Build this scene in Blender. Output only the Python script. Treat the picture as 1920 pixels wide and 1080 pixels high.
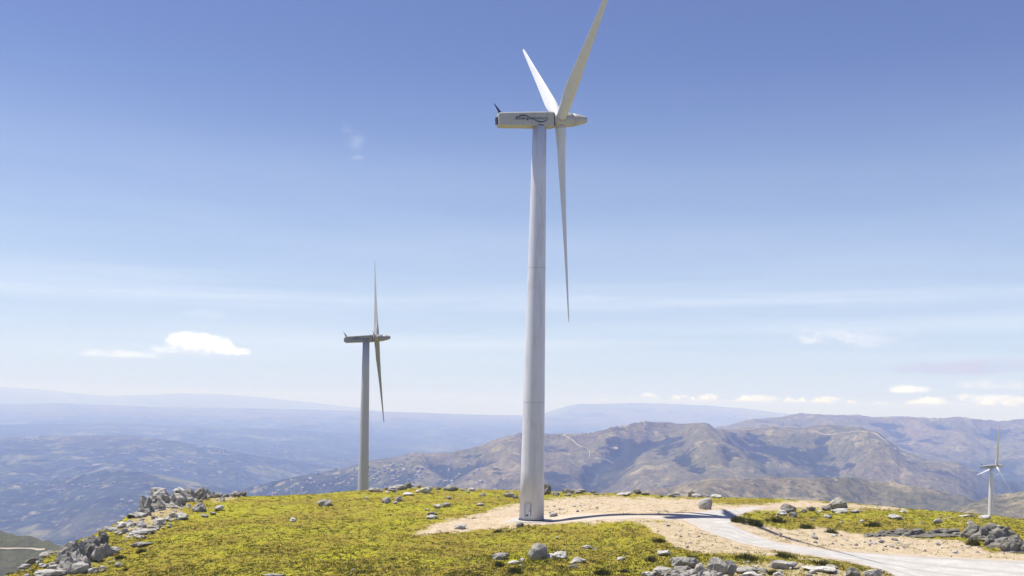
import bpy, bmesh, math, random
import numpy as np
from mathutils import Vector, Matrix, noise as mnoise
R = math.radians
random.seed(7)
RNG = np.random.default_rng(7)
S = bpy.context.scene
for o in list(bpy.data.objects):
    bpy.data.objects.remove(o)

# ------------------------------------------------------------------ camera, sun, sky
F, HOR, RHO, EYE = 1867.0, 764.2, 0.0205, 15.07      # focal length in px of a 1920 frame, horizon row, roll, eye height (m)
cam_d = bpy.data.cameras.new('camera')
cam = bpy.data.objects.new('camera', cam_d)
S.collection.objects.link(cam)
cam_d.sensor_width = 36.0
cam_d.lens = 36.0 * F / 1920.0
cam_d.shift_y = (HOR - 540.0) / 1920.0
cam_d.clip_start = 0.5
cam_d.clip_end = 120000
cam.matrix_world = Matrix.Translation((0, 0, EYE)) @ Matrix.Rotation(R(90), 4, 'X') @ Matrix.Rotation(RHO, 4, 'Z')
S.camera = cam

SUN_EL, SUN_BACK = R(65.5), R(16.0)                  # height of the sun; it stands left and a bit behind the turbine
sdir = Vector((-math.cos(SUN_BACK) * math.cos(SUN_EL), math.sin(SUN_BACK) * math.cos(SUN_EL), math.sin(SUN_EL)))
sl = bpy.data.lights.new('sun', 'SUN')
sl.energy = 4.6
sl.angle = R(0.53)
sl.color = (1.0, 0.955, 0.89)
so = bpy.data.objects.new('sun', sl)
so.rotation_euler = sdir.to_track_quat('Z', 'Y').to_euler()
S.collection.objects.link(so)

S.view_settings.view_transform = 'Standard'
S.view_settings.look = 'None'
S.view_settings.exposure = 0.7
S.view_settings.gamma = 1.0
S.render.engine = 'CYCLES'
S.cycles.use_denoising = True
S.cycles.max_bounces = 6
S.cycles.volume_bounces = 2
S.cycles.diffuse_bounces = 3

W = bpy.data.worlds.new('World')
S.world = W
W.use_nodes = True


class G:
    """small node-graph helper"""
    def __init__(s, tree):
        s.t = tree; s.n = tree.nodes; s.l = tree.links

    def node(s, typ, **kw):
        nd = s.n.new(typ)
        for k, v in kw.items():
            setattr(nd, k, v)
        return nd

    def put(s, sock, v):
        if v is None:
            return
        if isinstance(v, bpy.types.NodeSocket):
            s.l.new(v, sock)
        else:
            if isinstance(v, (tuple, list)) and len(v) == 3 and sock.type == 'RGBA':
                v = tuple(v) + (1,)
            sock.default_value = v

    def m(s, op, a, b=None, c=None, clamp=False):
        nd = s.node('ShaderNodeMath', operation=op, use_clamp=clamp)
        s.put(nd.inputs[0], a); s.put(nd.inputs[1], b); s.put(nd.inputs[2], c)
        return nd.outputs[0]

    def noise(s, vec, scale, detail=4, rough=0.55, dist=0.0, col=False):
        nd = s.node('ShaderNodeTexNoise')
        s.put(nd.inputs['Vector'], vec)
        nd.inputs['Scale'].default_value = scale
        nd.inputs['Detail'].default_value = detail
        nd.inputs['Roughness'].default_value = rough
        nd.inputs['Distortion'].default_value = dist
        return nd.outputs['Color' if col else 0]

    def ss(s, v, a, b, lo=0.0, hi=1.0):
        nd = s.node('ShaderNodeMapRange', interpolation_type='SMOOTHSTEP')
        s.put(nd.inputs[0], v)
        for k, x in zip((1, 2, 3, 4), (a, b, lo, hi)):
            nd.inputs[k].default_value = x
        return nd.outputs[0]

    def mix(s, f, a, b, blend='MIX'):
        nd = s.node('ShaderNodeMix', data_type='RGBA', blend_type=blend)
        s.put(nd.inputs[0], f); s.put(nd.inputs[6], a); s.put(nd.inputs[7], b)
        return nd.outputs[2]

    def xyz(s, x, y, z=0.0):
        nd = s.node('ShaderNodeCombineXYZ')
        s.put(nd.inputs[0], x); s.put(nd.inputs[1], y); s.put(nd.inputs[2], z)
        return nd.outputs[0]

    def attr(s, name):
        nd = s.node('ShaderNodeAttribute'); nd.attribute_name = name
        return nd.outputs['Fac']

    def pos(s):
        return s.node('ShaderNodeNewGeometry').outputs['Position']


def build_world():
    g = G(W.node_tree); g.n.clear()
    out = g.node('ShaderNodeOutputWorld'); bg = g.node('ShaderNodeBackground')
    sky = g.node('ShaderNodeTexSky', sky_type='NISHITA')
    sky.sun_disc = False
    sky.sun_elevation = SUN_EL
    sky.sun_rotation = math.atan2(sdir.x, sdir.y)
    sky.altitude = 1200; sky.air_density = 1.0; sky.dust_density = 0.6; sky.ozone_density = 2.2
    tc = g.node('ShaderNodeTexCoord').outputs['Generated']
    sp = g.node('ShaderNodeSeparateXYZ'); g.l.new(tc, sp.inputs[0])
    X, Y, Z = sp.outputs
    az = g.m('ARCTAN2', X, Y)
    el = g.m('ARCSINE', Z)
    # colour of the camera's saturated blue: a little violet, deeper with height
    h = g.ss(el, 0.02, 0.46)
    tint = g.mix(h, SKY_LOW, SKY_HIGH)
    col = g.mix(1.0, sky.outputs[0], tint, 'MULTIPLY')
    # thin cirrus sheets, long level bands
    v1 = g.noise(g.xyz(g.m('MULTIPLY', az, 1.1), g.m('MULTIPLY', el, 26.0), 3.1), 1.0, 5, 0.55, 0.4)
    band = g.m('MULTIPLY', g.ss(el, 0.015, 0.07), g.ss(el, 0.15, 0.09))
    cir = g.m('MULTIPLY', g.ss(v1, 0.42, 0.72), band)
    c2 = g.m('SUBTRACT', el, g.m('MULTIPLY_ADD', g.noise(g.xyz(g.m('MULTIPLY', az, 5.0), 0.0, 1.0), 1.0, 2), 0.012, g.m('MULTIPLY', az, 0.013)))
    streak = g.m('MULTIPLY', g.ss(g.m('ABSOLUTE', g.m('SUBTRACT', c2, 0.099)), 0.014, 0.0), 0.75)
    streak = g.m('MULTIPLY', streak, g.ss(v1, 0.2, 0.62))
    fib = g.noise(g.xyz(g.m('MULTIPLY', az, 6.0), g.m('MULTIPLY', el, 130.0), 7.0), 1.0, 5, 0.7, 0.6)
    streak = g.m('MULTIPLY', streak, g.ss(fib, 0.15, 0.75))
    veil = g.m('MULTIPLY', g.ss(el, 0.34, 0.03), g.ss(g.noise(g.xyz(g.m('MULTIPLY', az, 2.0), g.m('MULTIPLY', el, 14.0), 2.0), 1.0, 5, 0.6), 0.1, 0.9, 0.35, 0.85))
    col = g.mix(veil, col, VEIL)
    f = g.m('MAXIMUM', g.m('MULTIPLY', cir, 0.55), streak, clamp=True)
    col = g.mix(g.m('MULTIPLY', f, 0.9), col, CIRRUS)
    # cumulus puffs: (azimuth, elevation, half width, half height, opacity, brightness)
    nz = g.noise(g.xyz(g.m('MULTIPLY', az, 34.0), g.m('MULTIPLY', el, 60.0), 0.0), 1.0, 6, 0.6)
    nz2 = g.noise(g.xyz(g.m('MULTIPLY', az, 110.0), g.m('MULTIPLY', el, 190.0), 5.0), 1.0, 5, 0.62)
    nn = g.m('ADD', g.m('MULTIPLY', g.m('SUBTRACT', nz, 0.5), 2.4), g.m('MULTIPLY', g.m('SUBTRACT', nz2, 0.5), 1.1))
    for a0, e0, ra, re, op, soft, cc in CLOUDS:
        dx = g.m('DIVIDE', g.m('SUBTRACT', az, a0), ra)
        dy = g.m('DIVIDE', g.m('SUBTRACT', el, e0), re)
        low = g.m('MULTIPLY', g.m('LESS_THAN', dy, 0.0), 1.3)      # flat bases
        r2 = g.m('ADD', g.m('POWER', g.m('ABSOLUTE', dx), 2.0),
                 g.m('MULTIPLY', g.m('MULTIPLY', dy, dy), g.m('ADD', low, 1.0)))
        e = g.m('ADD', g.m('SUBTRACT', 1.0, r2), g.m('MULTIPLY', nn, 1.15))
        mask = g.m('MULTIPLY', g.ss(e, 0.0, soft), op)
        sh = g.ss(g.m('ADD', g.m('MULTIPLY', dy, 0.35), g.m('MULTIPLY', nn, 1.3)), -0.75, 0.35)
        col = g.mix(mask, col, g.mix(sh, tuple(q * w_ for q, w_ in zip(cc, (.76, .79, .86))), cc))
    # the row of little clouds low over the far range, right of the turbine
    row = g.m('SUBTRACT', el, 0.0125)
    puff = g.noise(g.xyz(g.m('MULTIPLY', az, 60.0), g.m('MULTIPLY', el, 30.0), 9.0), 1.0, 4, 0.6)
    top = g.m('MULTIPLY', g.m('SUBTRACT', puff, 0.47), 0.034)
    msk = g.m('MULTIPLY', g.ss(g.m('SUBTRACT', top, row), -0.001, 0.0022), g.ss(row, -0.004, 0.001))
    msk = g.m('MULTIPLY', msk, g.ss(az, 0.10, 0.19))
    col = g.mix(g.m('MULTIPLY', msk, 0.5), col, CLOUDW)
    g.l.new(col, bg.inputs[0]); bg.inputs[1].default_value = 0.08
    g.l.new(bg.outputs[0], out.inputs[0])


SKY_LOW, SKY_HIGH = (0.86, 0.87, 0.95), (0.76, 0.70, 0.90)
VEIL = (5.0, 5.75, 7.3)
CIRRUS, CLOUDW = (7.0, 7.5, 8.6), (17.0, 17.0, 17.0)


def direc(px, py):
    a, b = px - 960, -(py - HOR)
    x = a * math.cos(RHO) - b * math.sin(RHO); z = a * math.sin(RHO) + b * math.cos(RHO)
    return math.atan2(x, F), math.atan2(z, math.hypot(F, x))


CLOUDS = []
for px, py, w, h_, op, soft, cc in [
        (350, 642, 46, 24, 1.0, 1.1, (9.6, 9.7, 10.0)), (395, 648, 54, 21, 1.0, 1.1, (10.2, 10.2, 10.3)), (436, 660, 42, 12, 0.95, 1.0, (9.2, 9.3, 9.8)),
        (310, 657, 34, 12, 0.8, 1.2, (8.8, 9.0, 9.6)), (380, 664, 60, 9, 0.45, 1.0, (8.2, 8.4, 9.4)),
        (215, 664, 56, 10, 0.8, 1.3, (8.2, 8.4, 9.0)), (275, 667, 40, 8, 0.5, 1.2, (8.2, 8.4, 9.0)), (385, 592, 46, 16, 0.25, 1.3, (7.6, 7.9, 8.8)),
        (1545, 634, 66, 20, 0.6, 1.4, (8.8, 8.6, 8.8)), (1650, 640, 90, 24, 0.35, 1.4, (7.9, 7.8, 8.6)),
        (1770, 694, 135, 17, 0.8, 1.3, (4.7, 4.6, 5.9)), (1870, 688, 95, 20, 0.8, 1.3, (4.8, 4.7, 5.9)),
        (1705, 731, 44, 10, 0.8, 1.5, (10.5, 10.4, 10.3)), (1748, 752, 32, 8, 0.8, 1.4, (12, 12, 11.6)),
        (1880, 750, 90, 14, 0.8, 1.0, (10.5, 10.4, 10.3)), (1217, 741, 16, 7, 0.95, 0.8, (9.5, 9.5, 9.5)), (1870, 725, 70, 14, 0.5, 1.3, (9, 8.9, 9.5)),
        (1555, 750, 28, 7, 0.95, 0.8, (9.5, 9.5, 9.5)), (1420, 747, 46, 7, 0.9, 0.8, (9.5, 9.5, 9.5)), (1330, 744, 20, 6, 0.9, 0.8, (9.5, 9.5, 9.5)), (1280, 744, 16, 4, 0.8, 0.8, (9.5, 9.5, 9.5)),
        (665, 268, 22, 30, 0.20, 2.2, (7.6, 7.8, 8.6)), (672, 297, 14, 8, 0.22, 1.6, (7.6, 7.8, 8.6)), (650, 240, 14, 22, 0.13, 2.0, (7.6, 7.8, 8.6))]:
    a0, e0 = direc(px, py)
    CLOUDS.append((a0, e0, w / F, h_ / F, op, soft, cc))
build_world()


# ------------------------------------------------------------------ helpers
def link(o, parent=None):
    S.collection.objects.link(o)
    if parent is not None:
        o.parent = parent
    return o


def tag(o, label=None, cat=None, group=None, kind=None):
    for k, v in (('label', label), ('category', cat), ('group', group), ('kind', kind)):
        if v:
            o[k] = v
    return o


def obj(name, me, mat=None, parent=None, smooth=False):
    if isinstance(me, bmesh.types.BMesh):
        b = me; me = bpy.data.meshes.new(name); b.to_mesh(me); b.free()
    if mat is not None and not me.materials:
        me.materials.append(mat)
    if smooth:
        me.polygons.foreach_set('use_smooth', np.ones(len(me.polygons), bool))
    return link(bpy.data.objects.new(name, me), parent)


def np_mesh(name, co, faces, smooth=True):
    """co (n,3), faces (m,k)"""
    me = bpy.data.meshes.new(name)
    k = faces.shape[1]
    me.vertices.add(len(co)); me.vertices.foreach_set('co', np.ascontiguousarray(co, np.float32).ravel())
    me.loops.add(faces.size); me.loops.foreach_set('vertex_index', np.ascontiguousarray(faces, np.int32).ravel())
    me.polygons.add(len(faces))
    me.polygons.foreach_set('loop_start', np.arange(0, faces.size, k, dtype=np.int32))
    me.polygons.foreach_set('loop_total', np.full(len(faces), k, np.int32))
    me.polygons.foreach_set('use_smooth', np.full(len(faces), smooth, bool))
    me.update(calc_edges=True)
    return me


def add_attr(me, name, v):
    a = me.attributes.new(name, 'FLOAT', 'POINT')
    a.data.foreach_set('value', np.ascontiguousarray(v, np.float32).ravel())


def new_mat(name, rough=0.85, spec=0.2):
    m = bpy.data.materials.new(name); m.use_nodes = True
    g = G(m.node_tree); b = g.n['Principled BSDF']
    b.inputs['Roughness'].default_value = rough
    b.inputs['Specular IOR Level'].default_value = spec
    return m, g, b


def bump(g, b, h, strength, dist):
    nd = g.node('ShaderNodeBump')
    nd.inputs['Strength'].default_value = strength
    nd.inputs['Distance'].default_value = dist
    g.put(nd.inputs['Height'], h)
    g.l.new(nd.outputs[0], b.inputs['Normal'])


def unproj(px, py, d):
    a, b = px - 960, -(py - HOR)
    x = a * np.cos(RHO) - b * np.sin(RHO); z = a * np.sin(RHO) + b * np.cos(RHO)
    return x * d / F, d, EYE + z * d / F


def project(x, y, z):
    a = x / y * F; b = (z - EYE) / y * F
    return 960 + a * np.cos(RHO) + b * np.sin(RHO), HOR + a * np.sin(RHO) - b * np.cos(RHO)


def hash2(ix, iy, seed):
    n = (ix.astype(np.int64) * 374761393 + iy.astype(np.int64) * 668265263 + seed * 1442695041) & 0xFFFFFFFF
    n = ((n ^ (n >> 13)) * 1274126177) & 0xFFFFFFFF
    n = n ^ (n >> 16)
    return (n & 0xFFFF) / 65535.0 * 2 * np.pi


def perlin(x, y, seed=0):
    ix, iy = np.floor(x), np.floor(y)
    fx, fy = x - ix, y - iy
    u = fx * fx * fx * (fx * (fx * 6 - 15) + 10); v = fy * fy * fy * (fy * (fy * 6 - 15) + 10)
    def gr(dx, dy):
        a = hash2(ix + dx, iy + dy, seed)
        return np.cos(a) * (fx - dx) + np.sin(a) * (fy - dy)
    n0 = gr(0, 0) * (1 - u) + gr(1, 0) * u
    n1 = gr(0, 1) * (1 - u) + gr(1, 1) * u
    return (n0 * (1 - v) + n1 * v) * 1.5


def fbm(x, y, oct=5, seed=0, gain=0.5):
    s, a = 0, 1.0
    for k in range(oct):
        s = s + a * perlin(x * 2 ** k + 17.3 * k, y * 2 ** k - 9.1 * k, seed + k); a *= gain
    return s


def ridged(x, y, oct=5, seed=0, gain=0.5):
    s, a, w = 0, 1.0, 1.0
    for k in range(oct):
        n = 1 - np.abs(perlin(x * 2 ** k + 3.7 * k, y * 2 ** k + 5.2 * k, seed + k)) * 1.6
        n = n * n; s = s + a * n * w; w = np.clip(n * 1.4, 0, 1); a *= gain
    return s


def spurs(x, y, oct=4, seed=0, gain=0.45):
    s, a = 0, 1.0
    for k in range(oct):
        n = perlin(x * 2 ** k + 3.7 * k, y * 2 ** k + 5.2 * k, seed + k)
        s = s + a * (1 - 1.9 * np.sqrt(n * n + .012 * (1 + k))); a *= gain
    return s


def smooth(e0, e1, x):
    t = np.clip((x - e0) / (e1 - e0), 0, 1)
    return t * t * (3 - 2 * t)


def sd_poly(px, py, poly):
    """signed distance in px to a polygon, positive inside"""
    P = np.array(poly, float); n = len(P)
    d2 = np.full(px.shape, 1e18); inside = np.zeros(px.shape, bool)
    for i in range(n):
        a, b = P[i], P[(i + 1) % n]
        ex, ey = b - a
        wx, wy = px - a[0], py - a[1]
        t = np.clip((wx * ex + wy * ey) / max(ex * ex + ey * ey, 1e-9), 0, 1)
        d2 = np.minimum(d2, (wx - ex * t) ** 2 + (wy - ey * t) ** 2)
        c = (a[1] > py) != (b[1] > py)
        with np.errstate(divide='ignore', invalid='ignore'):
            xi = (b[0] - a[0]) * (py - a[1]) / (b[1] - a[1] if b[1] != a[1] else 1e-9) + a[0]
        inside ^= c & (px < xi)
    d = np.sqrt(d2)
    return np.where(inside, d, -d)


# ------------------------------------------------------------------ the hilltop
HILL_PTS = [  # photo column, photo row, distance in metres
    (996, 975, 134), (940, 984, 131.5), (1060, 975, 132), (1120, 970, 129), (1200, 969, 127), (1290, 973, 125), (1366, 978, 123.5),
    (800, 990, 130), (640, 1000, 124), (480, 1000, 122), (330, 1000, 128), (1150, 940, 165), (1150, 927, 184), (950, 922, 186), (770, 915, 190),
    (640, 924, 184), (500, 932, 180), (420, 933, 172), (350, 937, 162), (270, 958, 148), (210, 990, 136), (150, 1020, 125), (50, 1078, 107), (140, 1072, 108),
    (250, 1080, 103), (480, 1080, 97), (720, 1080, 94), (960, 1080, 93), (1200, 1080, 90), (1340, 1050, 97), (1400, 1080, 91), (1500, 1040, 104),
    (1600, 1052, 103), (1650, 1036, 110), (1750, 1070, 100), (1900, 1080, 97), (1900, 1052, 106), (1920, 1030, 113), (1800, 1010, 121), (1650, 1000, 124),
    (1500, 995, 124), (1400, 1005, 117), (1450, 955, 148), (1570, 952, 146), (1350, 945, 160), (1300, 933, 182), (1480, 938, 178), (1600, 945, 172), (1700, 955, 163),
    (1800, 963, 157), (1920, 975, 150), (1720, 978, 136), (1880, 995, 130), (1150, 1010, 117), (900, 1040, 108), (560, 960, 148), (820, 945, 154)]
hp = np.array([unproj(*p) for p in HILL_PTS])
hp = np.vstack([hp, [(-110, 60, -12), (-60, 30, -2), (0, 40, -1.2), (60, 40, -1.2), (120, 60, -2), (120, 110, -3), (90, 95, -1.0),
                     (0, 5, 13.3 - 14.5), (-105, 130, -16), (110, 170, -5), (-14, 66, -1.0), (30, 66, -.6)]])


def tps_fit(P, reg=0.05):
    n = len(P); X = P[:, :2] / 50.0
    r2 = ((X[:, None] - X[None]) ** 2).sum(-1)
    K = 0.5 * r2 * np.log(r2 + 1e-12) + np.eye(n) * reg * 0.05
    A = np.zeros((n + 3, n + 3)); A[:n, :n] = K
    Q = np.hstack([np.ones((n, 1)), X]); A[:n, n:] = Q; A[n:, :n] = Q.T
    w = np.linalg.solve(A, np.concatenate([P[:, 2], np.zeros(3)]))
    return X, w


TX, TW = tps_fit(hp)


def tps(x, y):
    shp = x.shape; x = x.ravel() / 50.0; y = y.ravel() / 50.0
    out = np.full(x.size, TW[-3]) + TW[-2] * x + TW[-1] * y
    for (a, b), w in zip(TX, TW[:-3]):
        r2 = (x - a) ** 2 + (y - b) ** 2
        out += w * 0.5 * r2 * np.log(r2 + 1e-12)
    return out.reshape(shp)


CREST_U = (np.array([-900, 0, 50, 150, 210, 270, 350, 420, 500, 640, 770, 950, 1150, 1300, 1480, 1600, 1700, 1800, 1920, 2600]) - 960) / F
CREST_D = np.array([92, 102, 107, 124, 135, 147, 162, 172, 180, 184, 190, 187, 185, 182, 178, 172, 163, 157, 150, 120.])
SLOPE_U = (np.array([-900, 0, 300, 700, 1000, 1400, 1860, 2600]) - 960) / F
SLOPE_V = np.array([.42, .42, .36, .262, .26, .22, .165, .2])

DIRT = [
    ([(775, 1001), (835, 976), (905, 963), (960, 946), (1030, 937), (1100, 931), (1310, 936), (1345, 946), (1430, 947), (1500, 938), (1560, 944), (1700, 952),
      (1700, 957), (1560, 952), (1480, 956), (1400, 960), (1370, 976), (1230, 974), (1200, 979), (1060, 981), (950, 989), (860, 998)], 1.0),
    ([(1195, 978), (1290, 974), (1345, 1000), (1400, 1022), (1480, 1040), (1590, 1058), (1530, 1053), (1450, 1042), (1400, 1038), (1330, 1038), (1270, 1028), (1245, 1006)], 0.9),
    ([(1365, 978), (1420, 980), (1480, 994), (1540, 988), (1600, 1001), (1700, 1005), (1800, 1012), (1850, 1030), (1940, 1043), (1940, 1060), (1560, 1034), (1450, 1018), (1400, 998)], 0.95),
    ([(1270, 1095), (1330, 1052), (1400, 1054), (1500, 1058), (1560, 1068), (1650, 1074), (1700, 1095)], 0.62),
    ([(225, 990), (265, 962), (320, 948), (345, 960), (300, 985), (240, 1008)], 0.55),
    ([(395, 935), (425, 925), (440, 935), (405, 942)], 0.6)]
ROAD = [(940, 985), (1000, 984), (1060, 980), (1120, 976), (1200, 973), (1280, 976), (1290, 981), (1330, 1001), (1395, 1021), (1480, 1036), (1590, 1053), (1660, 1071), (1710, 1100),
        (2100, 1130), (2100, 1062), (1940, 1052), (1720, 1042), (1560, 1032), (1455, 1016), (1405, 998), (1370, 981), (1383, 966), (1430, 953), (1490, 948), (1470, 947),
        (1400, 951), (1330, 957), (1280, 962), (1200, 965), (1100, 962), (1050, 966), (1010, 964), (960, 972)]
SKYL = [(-700, 1.0)]


def hill_base(x, y):
    u = x / y
    z = tps(x, y)
    dc = np.interp(u, CREST_U, CREST_D); sl_ = np.interp(u, SLOPE_U, SLOPE_V)
    s = np.maximum(0, y - dc)
    zc = tps(u * dc, dc)
    zb = zc - 0.07 * s - (sl_ - 0.07) * (s - 14 * (1 - np.exp(-s / 14)))
    zb -= smooth(120, 500, s) * 0.0
    w = smooth(0, 10, s)
    z = z * (1 - w) + zb * w
    # ground sideways out of the picture keeps falling gently
    side = np.maximum(0, np.abs(u) - 0.6)
    return z - side * 30 * smooth(40, 90, y)


def masks(x, y, z):
    px, py = project(x, y, z)
    wob = fbm(x * 0.35, y * 0.35, 4, 3) * 5.5
    wob2 = fbm(x * 1.6, y * 1.6, 3, 9) * 2.0
    dirt = np.zeros(x.shape)
    for poly, k in DIRT:
        sd = sd_poly(px, py, poly)
        dirt = np.maximum(dirt, k * smooth(-3.5, 3.0, sd + wob * 0.7 + wob2))
    rd = sd_poly(px, py, ROAD)
    return dirt, rd


def bumps(x, y):
    return (fbm(x * 0.12, y * 0.12, 3, 21) * 0.16 + fbm(x * 0.9, y * 0.9, 3, 31) * 0.13 + fbm(x * 3.1, y * 3.1, 2, 41) * 0.055)


u_in = np.linspace(-.555, .555, 1150)
u_l = -(.555 + np.geomspace(.004, .6, 60))[::-1]
US = np.concatenate([u_l, u_in, -u_l[::-1]])
DS = np.concatenate([np.geomspace(3, 78, 40), np.arange(78.4, 200, 0.3), np.geomspace(200.4, 900, 130)])
UU, DD = np.meshgrid(US, DS)
HX, HY = UU * DD, DD
HZ0 = hill_base(HX, HY)
DIRTM, ROADD = masks(HX, HY, HZ0)
front = (HY > 75) & (HY < 215)
DIRTM = np.where(front, DIRTM, 0)
ROADD = np.where(front, ROADD, -50)
padr = np.hypot(HX - 2.62, HY - 134)
flat = np.maximum(smooth(-4, 1, ROADD), smooth(5.5, 2.5, padr) if False else 1 - smooth(3.0, 5.5, padr))
HZ = HZ0 + bumps(HX, HY) * (1 - flat) * (1 - 0.35 * DIRTM) * np.where(HY > 70, 1, 0.3)
padz = 0.0
HZ = HZ * smooth(2.6, 6.0, padr) + padz * (1 - smooth(2.6, 6.0, padr))
NR, NC = HX.shape


def grid_faces(nr, nc):
    i = np.arange(nr * nc).reshape(nr, nc)
    return np.stack([i[:-1, :-1].ravel(), i[:-1, 1:].ravel(), i[1:, 1:].ravel(), i[1:, :-1].ravel()], 1)


def sampler(us, ds, z):
    lu, ld = len(us), len(ds)
    def f(x, y):
        x = np.asarray(x, float); y = np.asarray(y, float)
        u = x / y
        i = np.clip(np.searchsorted(us, u) - 1, 0, lu - 2); j = np.clip(np.searchsorted(ds, y) - 1, 0, ld - 2)
        a = np.clip((u - us[i]) / (us[i + 1] - us[i]), 0, 1); b = np.clip((y - ds[j]) / (ds[j + 1] - ds[j]), 0, 1)
        return (z[j, i] * (1 - a) + z[j, i + 1] * a) * (1 - b) + (z[j + 1, i] * (1 - a) + z[j + 1, i + 1] * a) * b
    return f


hill_z = sampler(US, DS, HZ)
dirt_at = sampler(US, DS, DIRTM)
road_at = sampler(US, DS, ROADD)


def on_hill(px, py, dmin=80, dmax=205, zf=None):
    """point of the ground seen at a photo position; on the skyline, the nearest miss"""
    zf = zf or hill_z
    ds = np.linspace(dmin, dmax, 1400)
    x, y, z = unproj(px, py, ds)
    gap = z - zf(x, ds)
    k = np.where(gap <= 0)[0]
    j = k[0] if len(k) else int(np.argmin(gap / ds))
    return float(x[j]), float(ds[j]), float(zf(x[j], ds[j]))


# ---- materials of the hilltop
def mat_hill():
    m, g, b = new_mat('heath_ground', 0.95, 0.1)
    p = g.pos()
    n1 = g.noise(p, 0.09, 4); n2 = g.noise(p, 0.7, 5, 0.65); n3 = g.noise(p, 3.6, 4, 0.6)
    grass = g.mix(g.ss(n1, 0.40, 0.62), (0.25, 0.20, 0.028), (0.29, 0.27, 0.022))
    grass = g.mix(g.ss(n2, 0.46, 0.72), grass, (0.13, 0.12, 0.02))
    grass = g.mix(g.ss(n3, 0.60, 0.78), grass, (0.42, 0.28, 0.13))
    dirt = g.mix(g.ss(n2, 0.35, 0.68), (0.475, 0.385, 0.265), (0.37, 0.29, 0.195))
    dirt = g.mix(g.ss(n3, 0.52, 0.70), dirt, (0.56, 0.485, 0.39))
    n4 = g.noise(p, 9.0, 3, 0.7)
    dirt = g.mix(g.ss(n4, 0.56, 0.68), dirt, (0.22, 0.185, 0.13))
    c = g.mix(g.attr('dirt'), grass, dirt)
    # far flank: darker heath
    g.put(b.inputs['Base Color'], c)
    bump(g, b, g.m('ADD', n3, n4), 0.7, 0.12)
    return m


def mat_road():
    m, g, b = new_mat('gravel_road', 0.95, 0.15)
    p = g.pos()
    lane = g.attr('lane')
    n = g.noise(p, 0.5, 4, 0.6); n2 = g.noise(p, 6.0, 4, 0.7)
    w = g.m('SINE', g.m('MULTIPLY', g.m('ADD', lane, g.m('MULTIPLY', n, 0.03)), 26.0))
    c = g.mix(g.ss(n, 0.35, 0.7), (0.385, 0.372, 0.352), (0.47, 0.455, 0.43))
    c = g.mix(g.m('MULTIPLY', g.ss(w, 0.45, 1.0), 0.55), c, (0.30, 0.28, 0.25))
    c = g.mix(g.m('MULTIPLY', g.ss(n2, 0.50, 0.66), 0.7), c, (0.26, 0.235, 0.20))
    c = g.mix(g.m('MULTIPLY', g.attr('edge'), 0.7), c, (0.42, 0.33, 0.24))
    c = g.mix(g.m('MULTIPLY', g.attr('stand'), 0.85), c, g.mix(g.ss(n2, 0.4, 0.65), (0.46, 0.395, 0.31), (0.38, 0.31, 0.235)))
    g.put(b.inputs['Base Color'], c)
    bump(g, b, n2, 0.35, 0.04)
    return m


me = np_mesh('hill', np.stack([HX, HY, HZ], -1).reshape(-1, 3), grid_faces(NR, NC))
add_attr(me, 'dirt', np.clip(DIRTM + smooth(-2.5, 0.5, ROADD), 0, 1))
hill = tag(obj('hill', me, mat_hill()), kind='structure')

# ---- the gravel road and the levelled stand round the tower: one sheet 2 cm above the ground
inside = ROADD + fbm(HX * 0.8, HY * 0.8, 3, 77) * 1.3 > 0.0
fm = (inside[:-1, :-1] & inside[:-1, 1:] & inside[1:, 1:] & inside[1:, :-1]).ravel()
gf = grid_faces(NR, NC)[fm]
used, inv = np.unique(gf, return_inverse=True)
rx, ry = HX.ravel()[used], HY.ravel()[used]
rz = HZ.ravel()[used] + 0.02
rpx, rpy = project(rx, ry, rz)
up = np.interp(rpx, [1370, 1405, 1455, 1560, 1720, 1940, 2100], [981, 998, 1016, 1032, 1042, 1052, 1062])
lo = np.interp(rpx, [1290, 1330, 1395, 1480, 1590, 1660, 1710, 1900], [981, 1001, 1021, 1036, 1053, 1071, 1090, 1135])
lane = np.clip((rpy - up) / np.maximum(lo - up, 4), -1, 2)
me = np_mesh('road', np.stack([rx, ry, rz], -1), inv.reshape(-1, 4))
add_attr(me, 'lane', lane)
add_attr(me, 'stand', smooth(27, 15, rx) * smooth(1.2, 4.0, np.hypot(rx - 2.6, ry - 134)) * (rpx < 1400))
add_attr(me, 'edge', 1 - smooth(0, 3.5, ROADD.ravel()[used]))
tag(obj('road', me, mat_road()), kind='structure')

# ------------------------------------------------------------------ the land beyond
def curve(pts, d):
    a = np.array(pts, float); px = a[:, 0]; py = a[:, 1]
    hor = HOR + (px - 960) * RHO
    return (px - 960) / F, EYE - (py - hor) * d / F


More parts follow.
